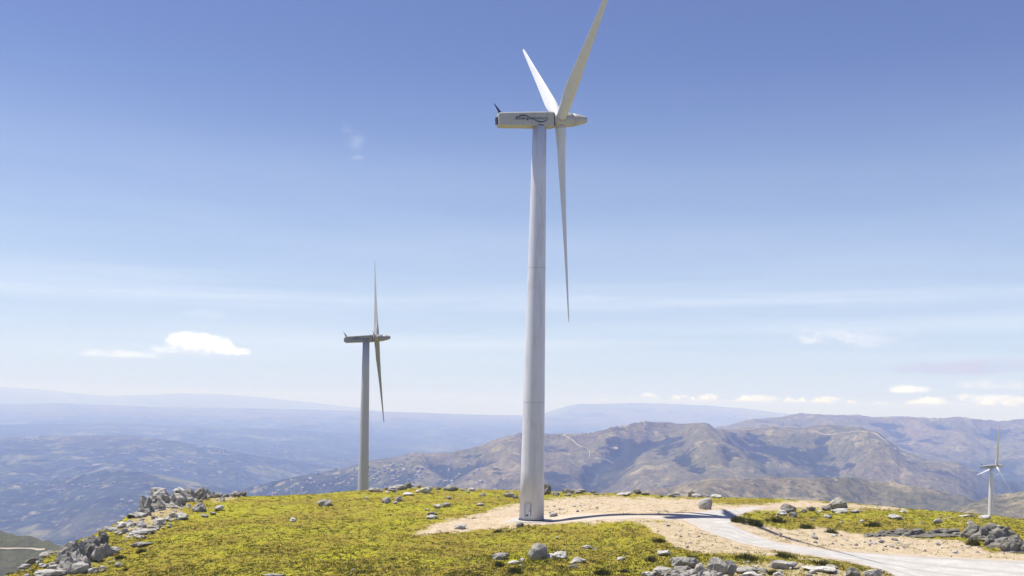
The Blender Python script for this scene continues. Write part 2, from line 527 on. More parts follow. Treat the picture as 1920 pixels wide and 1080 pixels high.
LAYERS = [  # distance, front slope, back slope, crest line in photo pixels, noise amplitude
    (880, .30, .30, [(-900, 900), (-300, 955), (0, 994), (60, 1003), (130, 1021), (220, 1060), (400, 1250), (3000, 1400)], 10),
    (2300, .28, .30, [(-900, 1300), (900, 1040), (1050, 950), (1160, 925), (1270, 905), (1380, 893), (1480, 888), (1600, 893), (1700, 905), (1800, 922), (1860, 945), (2000, 960), (2700, 900)], 34),
    (1750, .25, .28, [(-900, 1500), (1500, 1100), (1750, 985), (1800, 952), (1860, 928), (1925, 917), (2100, 890), (2700, 850)], 14),
    (4300, .20, .30, [(-900, 1050), (300, 960), (500, 905), (650, 876), (700, 860), (780, 853), (850, 846), (910, 832), (970, 815), (1020, 811), (1100, 811), (1160, 797), (1210, 787), (1260, 792),
                      (1300, 798), (1340, 805), (1370, 806), (1400, 801), (1450, 797), (1500, 805), (1600, 806), (1640, 812), (1690, 846), (1740, 862), (1800, 866), (1850, 890), (1920, 905), (2100, 930), (2700, 900)], 85),
    (7200, .20, .25, [(-900, 1000), (900, 900), (1250, 830), (1340, 803), (1400, 787), (1470, 780), (1500, 777), (1600, 777), (1640, 781), (1700, 780), (1760, 783), (1800, 781), (1870, 789), (1920, 784), (2700, 775)], 85),
    (4900, .13, .16, [(-900, 850), (-200, 880), (0, 908), (100, 899), (180, 884), (230, 880), (300, 888), (380, 905), (450, 920), (600, 960), (900, 1000), (3000, 1200)], 24),
    (7000, .12, .14, [(-900, 800), (0, 819), (120, 817), (250, 816), (340, 828), (430, 845), (560, 866), (650, 880), (800, 900), (3000, 1000)], 24),
    (11500, .06, .05, [(-900, 790), (0, 796), (200, 793), (320, 797), (440, 801), (650, 812), (800, 828), (950, 845), (3000, 880)], 25),
    (18500, .05, .05, [(-900, 752), (0, 757), (120, 756), (200, 759), (300, 763), (500, 766), (700, 771), (900, 777), (1100, 781), (1400, 790), (3000, 800)], 40),
    (21500, .10, .10, [(-900, 900), (900, 830), (980, 790), (1030, 771), (1060, 762), (1085, 757), (1130, 757), (1180, 755), (1260, 757), (1330, 760), (1400, 766), (1480, 776), (1600, 790), (3000, 900)], 50),
    (29000, .10, .10, [(-900, 710), (-200, 720), (0, 725), (70, 729), (130, 736), (200, 742), (280, 740), (340, 737), (420, 739), (500, 746), (580, 754), (680, 765), (850, 790), (3000, 900)], 60)]

far_d = np.concatenate([np.geomspace(330, 2600, 210), np.geomspace(2606, 8500, 420), np.geomspace(8560, 32500, 220)])
fu_in = np.linspace(-.56, .56, 1000)
fu_l = -(.56 + np.geomspace(.004, .45, 50))[::-1]
FU = np.concatenate([fu_l, fu_in, -fu_l[::-1]])
fU, fD = np.meshgrid(FU, far_d)
fX, fY = fU * fD, fD
base = np.interp(fD, [330, 600, 1500, 3000, 6000, 12000, 20000, 31000], [-110, -190, -400, -520, -560, -520, -420, -380])
base = base + np.interp(fU, [-.6, -.2, .1, .6], [0, 0, 60, 120]) * smooth(600, 2500, fD)
rg_big = ridged(fX / 900, fY / 1500, 5, 101, .55)           # spurs and gullies
rg_mid = ridged(fX / 420 + .3 * fbm(fX / 800, fY / 800, 2, 5), fY / 900, 4, 131, .55)
roll = fbm(fX / 1500, fY / 1900, 5, 151)
FZ = base + roll * 45 * smooth(1500, 4000, fD)
for d0, sf, sb, pts, amp in LAYERS:
    cu, cz = curve(pts, d0)
    zc = np.interp(fU, cu, cz)
    dl = d0 * (1 + 0.035 * fbm(fU * 7 + d0, fU * 0 + 1.5, 3, 3))
    zc = EYE + (zc - EYE) * dl / d0                        # keeps the crest line where it is when the crest wanders
    s = dl - fD
    fr = np.maximum(s, 0); bk = np.maximum(-s, 0)
    off = 1 - np.exp(-(fr + bk) / (0.035 * d0))
    k = d0 / 4300.
    wx = fbm(fX / 1300, fY / 1300, 3, 17) * .35
    g1 = .55 + spurs(fX / (820 * k ** .5) + d0 + wx, fY / (2300 * k ** .5) + .30 * fX / 820 + wx, 4, 200 + int(d0) % 97, .42)
    t = zc - sf * fr * (1 + .25 * roll) - sb * bk + (g1 - 1.15) * amp * 1.7 * off + fbm(fU * 90, fU * 0 + fD / d0, 3, 11) * amp * .035
    FZ = np.maximum(FZ, t)
hmix = smooth(330, 420, fD)
FZ = np.minimum(FZ, np.where(fD < 1000, hill_z(fX, np.minimum(fY, 899)) - 3 + smooth(420, 900, fD) * 400, 1e9))
FZ = FZ + (rg_mid - 1.1) * 4 * smooth(700, 2500, fD)
far_z = sampler(FU, far_d, FZ)


def blur(a, n, ax):
    c = np.cumsum(np.pad(a, [(n + 1, n) if k == ax else (0, 0) for k in (0, 1)], mode='edge'), axis=ax)
    lo_ = [slice(None)] * 2; hi_ = [slice(None)] * 2
    lo_[ax] = slice(0, -(2 * n + 1)); hi_[ax] = slice(2 * n + 1, None)
    return (c[tuple(hi_)] - c[tuple(lo_)]) / (2 * n + 1)


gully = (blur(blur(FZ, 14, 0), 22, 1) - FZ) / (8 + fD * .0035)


def mat_far():
    m, g, b = new_mat('mountain_heath', 0.95, 0.05)
    p = g.pos()
    w = g.noise(p, 0.0006, 5, 0.6, 0.6); n = g.noise(p, 0.0028, 6, 0.62); n2 = g.noise(p, 0.012, 5, 0.65); n3 = g.noise(p, 0.0019, 6, 0.68)
    n5 = g.noise(p, 0.035, 5, 0.7)
    c = g.mix(g.ss(w, 0.38, 0.62), (0.12, 0.112, 0.05), (0.17, 0.13, 0.085))
    c = g.mix(g.ss(n2, 0.44, 0.7), c, (0.30, 0.245, 0.145))
    c = g.mix(g.m('MULTIPLY', g.ss(n5, 0.45, 0.62), 0.7), c, (0.050, 0.052, 0.026))
    n6 = g.noise(p, 0.085, 4, 0.75)
    c = g.mix(g.m('MULTIPLY', g.ss(n6, 0.50, 0.60), 0.65), c, (0.040, 0.044, 0.022))
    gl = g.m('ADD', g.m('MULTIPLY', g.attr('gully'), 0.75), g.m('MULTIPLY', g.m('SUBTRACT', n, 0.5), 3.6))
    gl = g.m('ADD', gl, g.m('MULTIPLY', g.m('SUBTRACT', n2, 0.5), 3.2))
    c = g.mix(g.m('MULTIPLY', g.ss(gl, 0.16, 0.36), 0.9), c, (0.012, 0.017, 0.014))  # gullies darkened: dense vegetation, plus gully shade put into the colour
    sp = g.node('ShaderNodeSeparateXYZ'); g.l.new(p, sp.inputs[0])
    # woods and fields of the low country, small pale clearings and villages
    low = g.m('MULTIPLY', g.ss(sp.outputs[2], -170.0, -330.0), g.ss(sp.outputs[1], 3000.0, 4200.0))
    wood = g.mix(g.ss(n3, 0.40, 0.48), (0.13, 0.13, 0.055), (0.012, 0.017, 0.013))
    nf = g.noise(p, 0.0055, 6, 0.75)
    nh = g.noise(p, 0.016, 5, 0.75)
    wood = g.mix(g.ss(nh, 0.54, 0.60), wood, (0.17, 0.15, 0.085))
    wood = g.mix(g.ss(nf, 0.46, 0.56), wood, (0.025, 0.036, 0.02))
    wood = g.mix(g.ss(nf, 0.60, 0.70), wood, (0.30, 0.26, 0.18))
    wood = g.mix(g.ss(nh, 0.66, 0.72), wood, (0.50, 0.45, 0.36))
    c = g.mix(g.m('MULTIPLY', low, 0.95), c, wood)
    pale = g.noise(p, 0.02, 4, 0.75)
    c = g.mix(g.ss(pale, 0.64, 0.74), c, (0.42, 0.36, 0.28))
    near = g.ss(sp.outputs[1], 1500.0, 900.0)
    c = g.mix(near, c, g.mix(n2, (0.060, 0.068, 0.030), (0.11, 0.10, 0.055)))
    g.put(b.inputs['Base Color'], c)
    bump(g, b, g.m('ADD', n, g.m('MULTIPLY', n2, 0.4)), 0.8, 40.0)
    return m


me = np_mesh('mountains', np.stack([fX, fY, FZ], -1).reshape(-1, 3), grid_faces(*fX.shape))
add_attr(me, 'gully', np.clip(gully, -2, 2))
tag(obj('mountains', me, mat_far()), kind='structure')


def ribbon(name, pts, width, zf, dmin, dmax, mat, lift, step=10.0, n=None):
    """a track laid over the land along points seen in the photograph"""
    P = [np.array(on_hill(px, py, dmin, dmax, zf)) for px, py in pts]
    out = []
    for a, b in zip(P[:-1], P[1:]):
        k = max(2, int(np.linalg.norm((b - a)[:2]) / step))
        for i in range(k):
            out.append(a + (b - a) * i / k)
    out.append(P[-1]); out = np.array(out)
    t = np.gradient(out[:, :2], axis=0); t /= np.linalg.norm(t, axis=1)[:, None] + 1e-9
    nrm = np.stack([-t[:, 1], t[:, 0]], 1)
    wob = 1 + .25 * np.sin(np.arange(len(out)) * 1.7)
    rows = []
    for s in (-.5, 0, .5):
        q = out[:, :2] + nrm * width * s * wob[:, None]
        rows.append(np.stack([q[:, 0], q[:, 1], zf(q[:, 0], q[:, 1]) + lift], 1))
    co = np.concatenate(rows); m_ = len(out)
    i = np.arange(m_ - 1)
    f = np.concatenate([np.stack([i + k * m_, i + 1 + k * m_, i + 1 + (k + 1) * m_, i + (k + 1) * m_], 1) for k in (0, 1)])
    return tag(obj(name, np_mesh(name, co, f), mat), kind='structure')


m, g, b = new_mat('bare_track', 0.95, 0.1)
g.put(b.inputs['Base Color'], g.mix(g.noise(g.pos(), 0.03, 3), (0.38, 0.33, 0.25), (0.46, 0.40, 0.31)))
TRACK = m
ribbon('mountain_track', [(1640, 813), (1652, 822), (1668, 832), (1680, 842), (1694, 852), (1712, 861)], 8, far_z, 2600, 6000, TRACK, 2.0)
ribbon('mountain_track', [(1056, 816), (1075, 828), (1098, 840), (1106, 848), (1104, 860), (1140, 864), (1150, 870)], 2.4, far_z, 2600, 6000, TRACK, 2.0)
ribbon('mountain_track', [(1380, 808), (1420, 803), (1470, 806), (1530, 810), (1590, 812), (1640, 813)], 3.5, far_z, 2600, 6000, TRACK, 2.0)
ribbon('mountain_track', [(1700, 862), (1740, 866), (1790, 876), (1830, 885)], 3, far_z, 2400, 6000, TRACK, 2.0)
ribbon('hillside_track', [(0, 1029), (30, 1029), (60, 1029.5), (84, 1031)], 2.2, far_z, 400, 1000, TRACK, 0.4)

# ------------------------------------------------------------------ haze
m = bpy.data.materials.new('haze'); m.use_nodes = True
g = G(m.node_tree); g.n.clear()
pv = g.node('ShaderNodeVolumePrincipled'); ou = g.node('ShaderNodeOutputMaterial')
pv.inputs['Color'].default_value = (0.33, 0.45, 1.0, 1)
pv.inputs['Absorption Color'].default_value = (1, 1, 1, 1)
pv.inputs['Density'].default_value = 0.00014
g.l.new(pv.outputs[0], ou.inputs['Volume'])
bm = bmesh.new(); bmesh.ops.create_cube(bm, size=1.0)
HZTOP = float(max(FZ.max(), 90)) + 8; HZBOT = float(FZ.min()) - 1
bmesh.ops.scale(bm, vec=(70000, 36500, HZTOP - HZBOT), verts=bm.verts)
bmesh.ops.translate(bm, vec=(0, 15300, (HZTOP + HZBOT) / 2), verts=bm.verts)
hz = tag(obj('haze', bm, m), kind='stuff')
print('haze z', HZBOT, HZTOP)

# ------------------------------------------------------------------ wind turbines
def paint(name, base, dirtc, rough=0.42, scale=0.5, amt=0.5):
    m, g, b = new_mat(name, rough, 0.4)
    tc = g.node('ShaderNodeTexCoord').outputs['Object']
    mp = g.node('ShaderNodeMapping'); mp.inputs['Scale'].default_value = (1, 1, 0.12); g.l.new(tc, mp.inputs[0])
    n = g.noise(mp.outputs[0], scale * 3, 5, 0.6); n2 = g.noise(tc, scale, 4)
    c = g.mix(g.m('MULTIPLY', g.ss(n, 0.48, 0.75), amt), base, dirtc)
    c = g.mix(g.m('MULTIPLY', g.ss(n2, 0.5, 0.8), amt * .6), c, dirtc)
    g.put(b.inputs['Base Color'], c)
    g.put(b.inputs['Roughness'], g.ss(n2, 0.2, 0.9, rough - .08, rough + .15))
    return m


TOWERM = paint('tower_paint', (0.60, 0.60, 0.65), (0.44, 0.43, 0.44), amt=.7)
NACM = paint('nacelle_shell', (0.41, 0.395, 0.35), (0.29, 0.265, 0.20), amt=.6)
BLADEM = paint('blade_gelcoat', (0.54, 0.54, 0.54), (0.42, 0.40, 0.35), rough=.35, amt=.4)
GREYT = paint('backlit_grey_tower_paint', (0.40, 0.40, 0.44), (0.33, 0.325, 0.34))  # left turbine's tower: its backlit shade is put into a darker colour
GREYN = paint('backlit_grey_shell', (0.27, 0.265, 0.26), (0.19, 0.18, 0.16), amt=.6)  # its shell and blades, likewise darkened in colour to stand for backlight
SEAMM = paint('seam_sealant', (0.42, 0.42, 0.44), (0.2, 0.2, 0.2))
FRAMEM = paint('door_frame_paint', (0.22, 0.22, 0.24), (0.16, 0.16, 0.17))
DARKM = paint('dark_metal', (0.03, 0.03, 0.05), (0.06, 0.06, 0.07))
GAPM = paint('shadow_and_joint_black', (0.05, 0.05, 0.05), (0.08, 0.08, 0.08))  # near-black for joints and for shadow painted into narrow gaps
LOGOM = paint('logo_ink', (0.035, 0.06, 0.07), (0.05, 0.08, 0.08), amt=.3)
CONC, g, b = new_mat('concrete', 0.9, 0.2)
g.put(b.inputs['Base Color'], g.mix(g.noise(g.pos(), 2.5, 5), (0.34, 0.325, 0.30), (0.44, 0.42, 0.39)))


def loft(rings, cap=True, smooth_=True):
    """rings: list of lists of Vector, equal length"""
    bm = bmesh.new(); vs = [[bm.verts.new(p) for p in r] for r in rings]; n = len(rings[0])
    for a, b_ in zip(vs[:-1], vs[1:]):
        for i in range(n):
            f = bm.faces.new((a[i], a[(i + 1) % n], b_[(i + 1) % n], b_[i])); f.smooth = smooth_
    if cap:
        bm.faces.new(vs[0][::-1]); bm.faces.new(vs[-1])
    bmesh.ops.recalc_face_normals(bm, faces=bm.faces)
    return bm


def turbine(base, hub, yaw, tilt, cone, delta, L, pitch, label, group, tower_r=(1.66, .92), TOWERM=TOWERM, NACM=NACM, BLADEM=BLADEM):
    base = Vector(base); hub = Vector(hub) - base
    root = bpy.data.objects.new('wind_turbine', None); link(root); root.location = base
    root.empty_display_size = 2
    tag(root, label, 'wind turbine', group)
    a = Vector((math.cos(yaw) * math.cos(tilt), -math.sin(yaw) * math.cos(tilt), math.sin(tilt)))
    h = Vector((math.sin(yaw), math.cos(yaw), 0))             # level, in the rotor plane, away from the viewer
    u = h.cross(a);  u = u if u.z > 0 else -u
    ah = Vector((a.x, a.y, 0)).normalized()
    def loc(x, y, z):                                          # nacelle frame: forward, away, up
        return hub + a * x + h * y + u * z
    tx = hub + ah * (-2.80)
    ztop = hub.z - 1.16
    rb, rt = tower_r
    # tower: three rolled sections with thin flange seams
    rings = []; N = 64
    prof = [(0.0, rb + .02), (0.10, rb + .02), (0.101, rb)]
    prof = [(0.0, rb)] + [(ztop * k / 8, rb + (rt - rb) * k / 8) for k in range(1, 9)]
    for z, r in prof:
        rings.append([Vector((tx.x * 1.0 + r * math.cos(t), tx.y + r * math.sin(t), z)) for t in [2 * math.pi * i / N for i in range(N)]])
    tw = obj('tower', loft(rings), TOWERM, root)
    def tr(z): return rb + (rt - rb) * z / ztop
    for fz in (.30, .64):
        z = ztop * fz; r = tr(z)
        bm = loft([[Vector((tx.x + q * math.cos(t), tx.y + q * math.sin(t), zz)) for t in [2 * math.pi * i / 64 for i in range(64)]]
                   for zz, q in ((z - .035, r - .02), (z - .035, r + .010), (z + .035, r + .010), (z + .035, r - .02))], cap=False, smooth_=False)
        obj('flange_seam', bm, SEAMM, tw)
    # foundation collar
    bm = loft([[Vector((tx.x + r * math.cos(t), tx.y + r * math.sin(t), z)) for t in [2 * math.pi * i / 48 for i in range(48)]]
               for z, r in ((-.6, 2.9), (.05, 2.9), (.09, 2.84), (.09, rb * .9))], smooth_=False)
    obj('foundation', bm, CONC, root)
    bm = loft([[Vector((tx.x + r * math.cos(t), tx.y + r * math.sin(t), z)) for t in [2 * math.pi * i / 64 for i in range(64)]]
               for z, r in ((.091, rb - .1), (.091, rb + .07), (.20, rb + .13), (.20, rb + .019))], cap=False)
    obj('base_flange', bm, GAPM, root)  # black colour here paints the shadow line at the tower foot
    # door, a tall rounded hatch facing the camera
    dphi = math.atan2(-tx.y - base.y, -tx.x - base.x) - .33
    def onskin(s, z, off):
        r = tr(z) + off; t = dphi + s / r
        return Vector((tx.x + r * math.cos(t), tx.y + r * math.sin(t), z))
    def stadium(w, z0, z1, n=10):
        pts = []
        for k in range(n + 1):
            t = math.pi * k / n; pts.append((w * math.cos(t), z1 - w + w * math.sin(t)))
        for k in range(n + 1):
            t = math.pi + math.pi * k / n; pts.append((w * math.cos(t), z0 + w + w * math.sin(t)))
        return pts
    o_, i_ = stadium(.47, .42, 2.62), stadium(.40, .49, 2.55)
    bm = loft([[onskin(s, z, -.03) for s, z in o_], [onskin(s, z, .075) for s, z in o_], [onskin(s, z, .075) for s, z in i_], [onskin(s, z, -.02) for s, z in i_]], cap=False, smooth_=False)
    obj('door_frame', bm, FRAMEM, root)
    bm = loft([[onskin(s, z, -.02) for s, z in i_], [onskin(s, z, .03) for s, z in i_]], smooth_=False)
    door = obj('door', bm, TOWERM, root)
    bm = bmesh.new(); bmesh.ops.create_cube(bm, size=.12); bmesh.ops.translate(bm, vec=onskin(.28, 1.45, .06), verts=bm.verts)
    obj('handle', bm, DARKM, door)
    bm = bmesh.new(); bmesh.ops.create_cube(bm, size=1)
    bmesh.ops.scale(bm, vec=(.38, .03, .22), verts=bm.verts); bmesh.ops.rotate(bm, matrix=Matrix.Rotation(dphi + math.pi / 2, 3, 'Z'), verts=bm.verts)
    bmesh.ops.translate(bm, vec=onskin(-.05, .80, .045), verts=bm.verts)
    obj('vent_grille', bm, GAPM, door)
    # yaw ring
    bm = loft([[Vector((tx.x + r * math.cos(t), tx.y + r * math.sin(t), z)) for t in [2 * math.pi * i / 48 for i in range(48)]]
               for z, r in ((ztop - .0, rt + .06), (ztop + .10, rt + .06), (ztop + .10, rt - .1), (ztop + .32, rt - .1))])
    obj('yaw_ring', bm, GAPM, root)
    # nacelle: long box with softened shoulders, deeper under the front
    def section(x, hw, zt, zb, ch):
        # clockwise rounded rectangle
        pts = []
        for cx, cz, t0, rr in ((hw - ch, zt - ch, 0, ch), (-hw + ch, zt - ch, 90, ch), (-hw + ch * .45, zb + ch * .45, 180, ch * .45), (hw - ch * .45, zb + ch * .45, 270, ch * .45)):
            for k in range(6):
                t = R(t0 + 18 * k); pts.append(loc(x, cx + rr * math.cos(t), cz + rr * math.sin(t)))
        return pts
    secs = [(-8.62, .66, .56, -.62, .2), (-8.50, .80, .78, -.84, .22), (-8.2, .84, .84, -.88, .24), (-5.5, .88, .89, -.92, .25), (-3.0, .90, .92, -.98, .26),
            (-1.35, .90, .94, -1.02, .27), (-1.06, .86, .92, -.99, .27)]
    nac = obj('nacelle', loft([section(*s) for s in secs], smooth_=False), NACM, root)
    obj('rear_hatch', loft([section(x, .48, .34, -.55, .12) for x in (-8.60, -8.84)]), DARKM, nac)
    obj('panel_seam', loft([section(x, hw, zt, zb, .34) for x, hw, zt, zb in ((-1.09, .82, .88, -.95), (-.90, .82, .88, -.95))]), GAPM, nac)
    # roof hatch and the dark raked mast with its vane at the tail
    bm = loft([[loc(x, y * w, 0.90 + z) for x, y in ((-1.9, -1), (-1.9, 1), (-1.35, 1), (-1.35, -1))] for z, w in ((-.1, .4), (.14, .38))], smooth_=False)
    obj('roof_hatch', bm, NACM, nac)
    fin = []
    for z, x0, x1, w in ((.74, -8.42, -7.78, .07), (0.96, -8.42, -7.95, .07), (1.2, -8.48, -8.12, .06), (1.6, -8.66, -8.40, .045), (2.0, -8.86, -8.72, .03), (2.22, -8.96, -8.90, .02)):
        fin.append([loc(x0, -w, z), loc(x1, -w * .6, z), loc(x1, w * .6, z), loc(x0, w, z)])
    mast = obj('wind_vane_mast', loft(fin, smooth_=False), DARKM, nac)
    bm = loft([[loc(-8.35 + .03 * math.cos(t), .35 + .03 * math.sin(t), z) for t in [k * math.pi / 4 for k in range(8)]] for z in (.72, 1.6)])
    an = obj('anemometer', bm, DARKM, nac)
    # writing and the long S-shaped swoosh on the flank seen here
    tcu = bpy.data.curves.new('lettering', 'FONT'); tcu.body = 'Energiekontor'; tcu.size = .70; tcu.extrude = .004; tcu.align_x = 'LEFT'
    tcu.resolution_u = 3; tcu.offset = .012
    to = bpy.data.objects.new('lettering', tcu); S.collection.objects.link(to)
    bpy.context.view_layer.update()
    tm = bpy.data.meshes.new_from_object(to.evaluated_get(bpy.context.evaluated_depsgraph_get()))
    bpy.data.objects.remove(to)
    xs = [v.co.x for v in tm.vertices]; wid = max(xs) - min(xs)
    Y0_ = -.902
    for v in tm.vertices:
        x, y, z = v.co
        v.co = loc(-6.25 + (x - min(xs)) / wid * 4.35, Y0_ - z, -.16 + y * .80)
    tm.name = 'lettering'
    obj('lettering', tm, LOGOM, nac)
    pts = []
    M = 40
    for k in range(M + 1):
        t = k / M
        x = -6.55 + 4.85 * t
        z = .50 * math.sin(2 * math.pi * (t - .02)) * (1 - .15 * t) - .12 + .10 * t
        pts.append((x, z, .015 + .085 * (abs(math.sin(2 * math.pi * t)) ** 1.2)))
    bm = bmesh.new(); rows = []
    for x, z, w in pts:
        rows.append([bm.verts.new(loc(x, Y0_ + .003 - e, z + s * w)) for s, e in ((1, 0), (1, .012), (-1, .012), (-1, 0))])
    for p, q in zip(rows[:-1], rows[1:]):
        for k in range(4):
            bm.faces.new((p[k], p[(k + 1) % 4], q[(k + 1) % 4], q[k]))
    bm.faces.new(rows[0]); bm.faces.new(rows[-1][::-1])
    bmesh.ops.recalc_face_normals(bm, faces=bm.faces)
    obj('swoosh_emblem', bm, LOGOM, nac)
    # hub and spinner, a long blunt cone
    def circ(x, r, n=40): return [loc(x, r * math.cos(t), r * math.sin(t)) for t in [2 * math.pi * i / n for i in range(n)]]
    spn = obj('spinner', loft([circ(x, r) for x, r in ((-.93, .88), (-.90, .97), (-.2, 1.00), (.9, .97), (1.75, .88), (1.76, .85), (1.80, .85), (1.81, .87), (2.6, .71), (3.45, .50), (3.72, .38), (3.80, .22), (3.82, .02))]), NACM, root)
    # blades
    for k in range(3):
        ph = delta + k * 2 * math.pi / 3
        r_ = (u * math.cos(ph) + h * math.sin(ph)); r_ = (r_ * math.cos(cone) + a * math.sin(cone)).normalized()
        t0 = a.cross(r_).normalized()                            # direction of travel
        n0 = r_.cross(t0).normalized()
        rings = []
        for s in [.72, 1.0, 1.6, 2.2, 3.0, 4.0, 5.0, 6.0, 7.5, 9, 11, 13, 15, 17, 19, 21, 23, 24.5, 25.8, 26.6, 27.1, 27.35]:
            q = s / 27.35; sL = s * L / 27.35
            bl = float(smooth(1.2, 6.5, np.array(s)))
            chord = 1.42 * (1 - bl) + bl * float(np.interp(q, [.0, .2, .5, .8, .95, .985, 1], [1.72, 1.72, 1.16, .66, .42, .30, .06]))
            th = 1.42 * (1 - bl) + bl * chord * float(np.interp(q, [.18, .4, 1], [.34, .21, .13]))
            ang = pitch + R(float(np.interp(q, [.1, .25, .5, 1], [14, 10, 4, -1])))
            c_ = t0 * math.cos(ang) + n0 * math.sin(ang); m_ = -t0 * math.sin(ang) + n0 * math.cos(ang)
            ring = []
            for i in range(28):
                t = 2 * math.pi * i / 28
                xx = math.cos(t); yy = math.sin(t)
                if bl > 0:
                    prof_ = yy * (1 - .42 * bl * (1 - xx)* .9)       # fuller towards the leading edge
                    shx = -.07 * chord * bl
                else:
                    prof_ = yy; shx = 0
                ring.append(hub + r_ * sL + c_ * (xx * chord / 2 + shx) + m_ * (prof_ * th / 2))
            rings.append(ring)
        bl_o = obj('blade', loft(rings), BLADEM, root)
        cr = [[hub + r_ * s + (t0 * math.cos(t) + n0 * math.sin(t)) * rr for t in [2 * math.pi * i / 32 for i in range(32)]] for s, rr in ((.7, .74), (1.10, .74), (1.11, .70))]
        obj('root_collar', loft(cr), GAPM if False else NACM, bl_o)
    return root


hub1 = unproj(1050, 225, 134.0)
TG = 'white three-bladed wind turbines on the ridge'
bx = hub1[0] - 2.8 * math.cos(R(-11.97)); by = hub1[1] + 2.8 * math.sin(R(-11.97))
turbine((bx, by, 0.0), hub1, R(-11.97), R(4.64), R(1.48), R(171.67), 27.35, R(38),
        'large white wind turbine in the foreground, its tower on the pale gravel stand', TG)
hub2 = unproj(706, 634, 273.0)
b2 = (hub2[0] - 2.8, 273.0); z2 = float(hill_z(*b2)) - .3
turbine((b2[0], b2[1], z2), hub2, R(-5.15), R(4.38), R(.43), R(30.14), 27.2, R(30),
        'smaller backlit-grey wind turbine left of the large one, tower base hidden behind the grassy crest', TG, TOWERM=GREYT, NACM=GREYN, BLADEM=GREYN)
hub3 = unproj(1868, 874, 565.0)
b3 = (hub3[0] - 2.8, 565.0); z3 = max(float(hill_z(*b3)), float(far_z(*b3))) - .4
turbine((b3[0], b3[1], z3), hub3, R(-.87), R(5.43), R(1.33), R(105.2), 26.4, R(32),
        'smallest and farthest wind turbine, at the right edge before the blue mountains', TG)
print('turbine bases', z2, z3, 'hub heights', hub1[2], hub2[2] - z2, hub3[2] - z3)

# ------------------------------------------------------------------ rocks
def mat_rock(name, c1, c2, c3, lich):
    m, g, b = new_mat(name, 0.9, 0.2)
    p = g.pos()
    oi = g.node('ShaderNodeObjectInfo').outputs['Random']
    n = g.noise(p, 1.1, 5, 0.6); n2 = g.noise(p, 4.5, 5, 0.7); n3 = g.noise(p, 0.6, 4, 0.6, 0.4)
    c = g.mix(g.ss(n, 0.35, 0.65), c1, c2)
    c = g.mix(g.m('MULTIPLY', g.ss(n2, 0.50, 0.66), 0.8), c, c3)
    c = g.mix(g.m('MULTIPLY', g.ss(n3, 0.55, 0.68), 0.7), c, lich)
    k = g.m('MULTIPLY_ADD', oi, 0.45, 0.78)
    c = g.mix(1.0, c, g.xyz(k, k, k), 'MULTIPLY')
    g.put(b.inputs['Base Color'], c)
    bump(g, b, g.m('ADD', n2, n), 0.9, 0.10)
    return m


PALE = mat_rock('pale_granite', (0.33, 0.315, 0.29), (0.46, 0.44, 0.40), (0.17, 0.16, 0.145), (0.22, 0.20, 0.14))
GREY = mat_rock('grey_granite', (0.235, 0.222, 0.198), (0.35, 0.33, 0.29), (0.09, 0.083, 0.07), (0.13, 0.117, 0.075))
DARK = mat_rock('dark_lichened_granite', (0.14, 0.13, 0.11), (0.24, 0.225, 0.19), (0.045, 0.042, 0.036), (0.09, 0.083, 0.05))


def rock_mesh(seed, sub=3, facets=9, rough=.16, round_=.5):
    rnd = random.Random(seed)
    bm = bmesh.new(); bmesh.ops.create_icosphere(bm, subdivisions=sub, radius=1.0)
    planes = []
    for _ in range(facets):
        v = Vector((rnd.gauss(0, 1), rnd.gauss(0, 1), rnd.gauss(0, 1))).normalized()
        planes.append((v, rnd.uniform(.38, .86) * (1 - round_) + round_ * .93))
    off = Vector((seed * 3.1, seed * 1.7, 0))
    for v in bm.verts:
        p = v.co.copy()
        for n_, d_ in planes:
            k = p.dot(n_) - d_
            if k > 0:
                p -= n_ * k * .93
        q = p * 1.3 + off
        p += v.co * (mnoise.fractal(q, 1.0, 2.0, 4) * rough)
        p += v.co * (-abs(mnoise.noise(q * 2.3)) * rough * .45)
        v.co = p
    for f in bm.faces:
        f.smooth = round_ > .75
    xs = [v.co.x for v in bm.verts]; ys = [v.co.y for v in bm.verts]; zs = [v.co.z for v in bm.verts]
    c = Vector(((max(xs) + min(xs)) / 2, (max(ys) + min(ys)) / 2, (max(zs) + min(zs)) / 2))
    d = Vector((max(xs) - min(xs), max(ys) - min(ys), max(zs) - min(zs)))
    for v in bm.verts:
        v.co = Vector(((v.co.x - c.x) / d.x, (v.co.y - c.y) / d.y, (v.co.z - c.z) / d.z))
    return bm


SMALL = {}
for mt_i, mt in enumerate((PALE, GREY, DARK)):
    SMALL[mt.name] = []
    for k in range(7):
        me_ = bpy.data.meshes.new('stone'); bm = rock_mesh(50 + k, 3, 10, .24, .15); bm.to_mesh(me_); bm.free()
        me_.materials.append(mt); SMALL[mt.name].append(me_)


def put_rock(name, cat, px, py, w, h_, mat, label, group=None, roundness=.5, depth=.8, rz=None, tilt=0., sink=.32, seed=None, big=None):
    """px, py: where the rock's foot shows; w, h_: its size in photo pixels"""
    x, y, z = on_hill(px, py)
    s = y / F
    W_, H_ = w * s, h_ * s
    seed = seed if seed is not None else int(px * 7 + py)
    if W_ > .75 if big is None else big:
        bm = rock_mesh(seed, 4, 15, .20, roundness * .9 if roundness > .75 else roundness * .55)
        o = obj(name, bm, mat)
    else:
        o = link(bpy.data.objects.new(name, SMALL[mat.name][seed % 7]))
    o.scale = (W_ * 1.04, W_ * depth, H_ * (1 + sink))
    o.rotation_euler = (0, tilt, random.uniform(-.25, .25) if rz is None else rz)
    o.location = (x, y, z + H_ * (1 + sink) / 2 - H_ * sink)
    tag(o, label, cat, group)
    return o


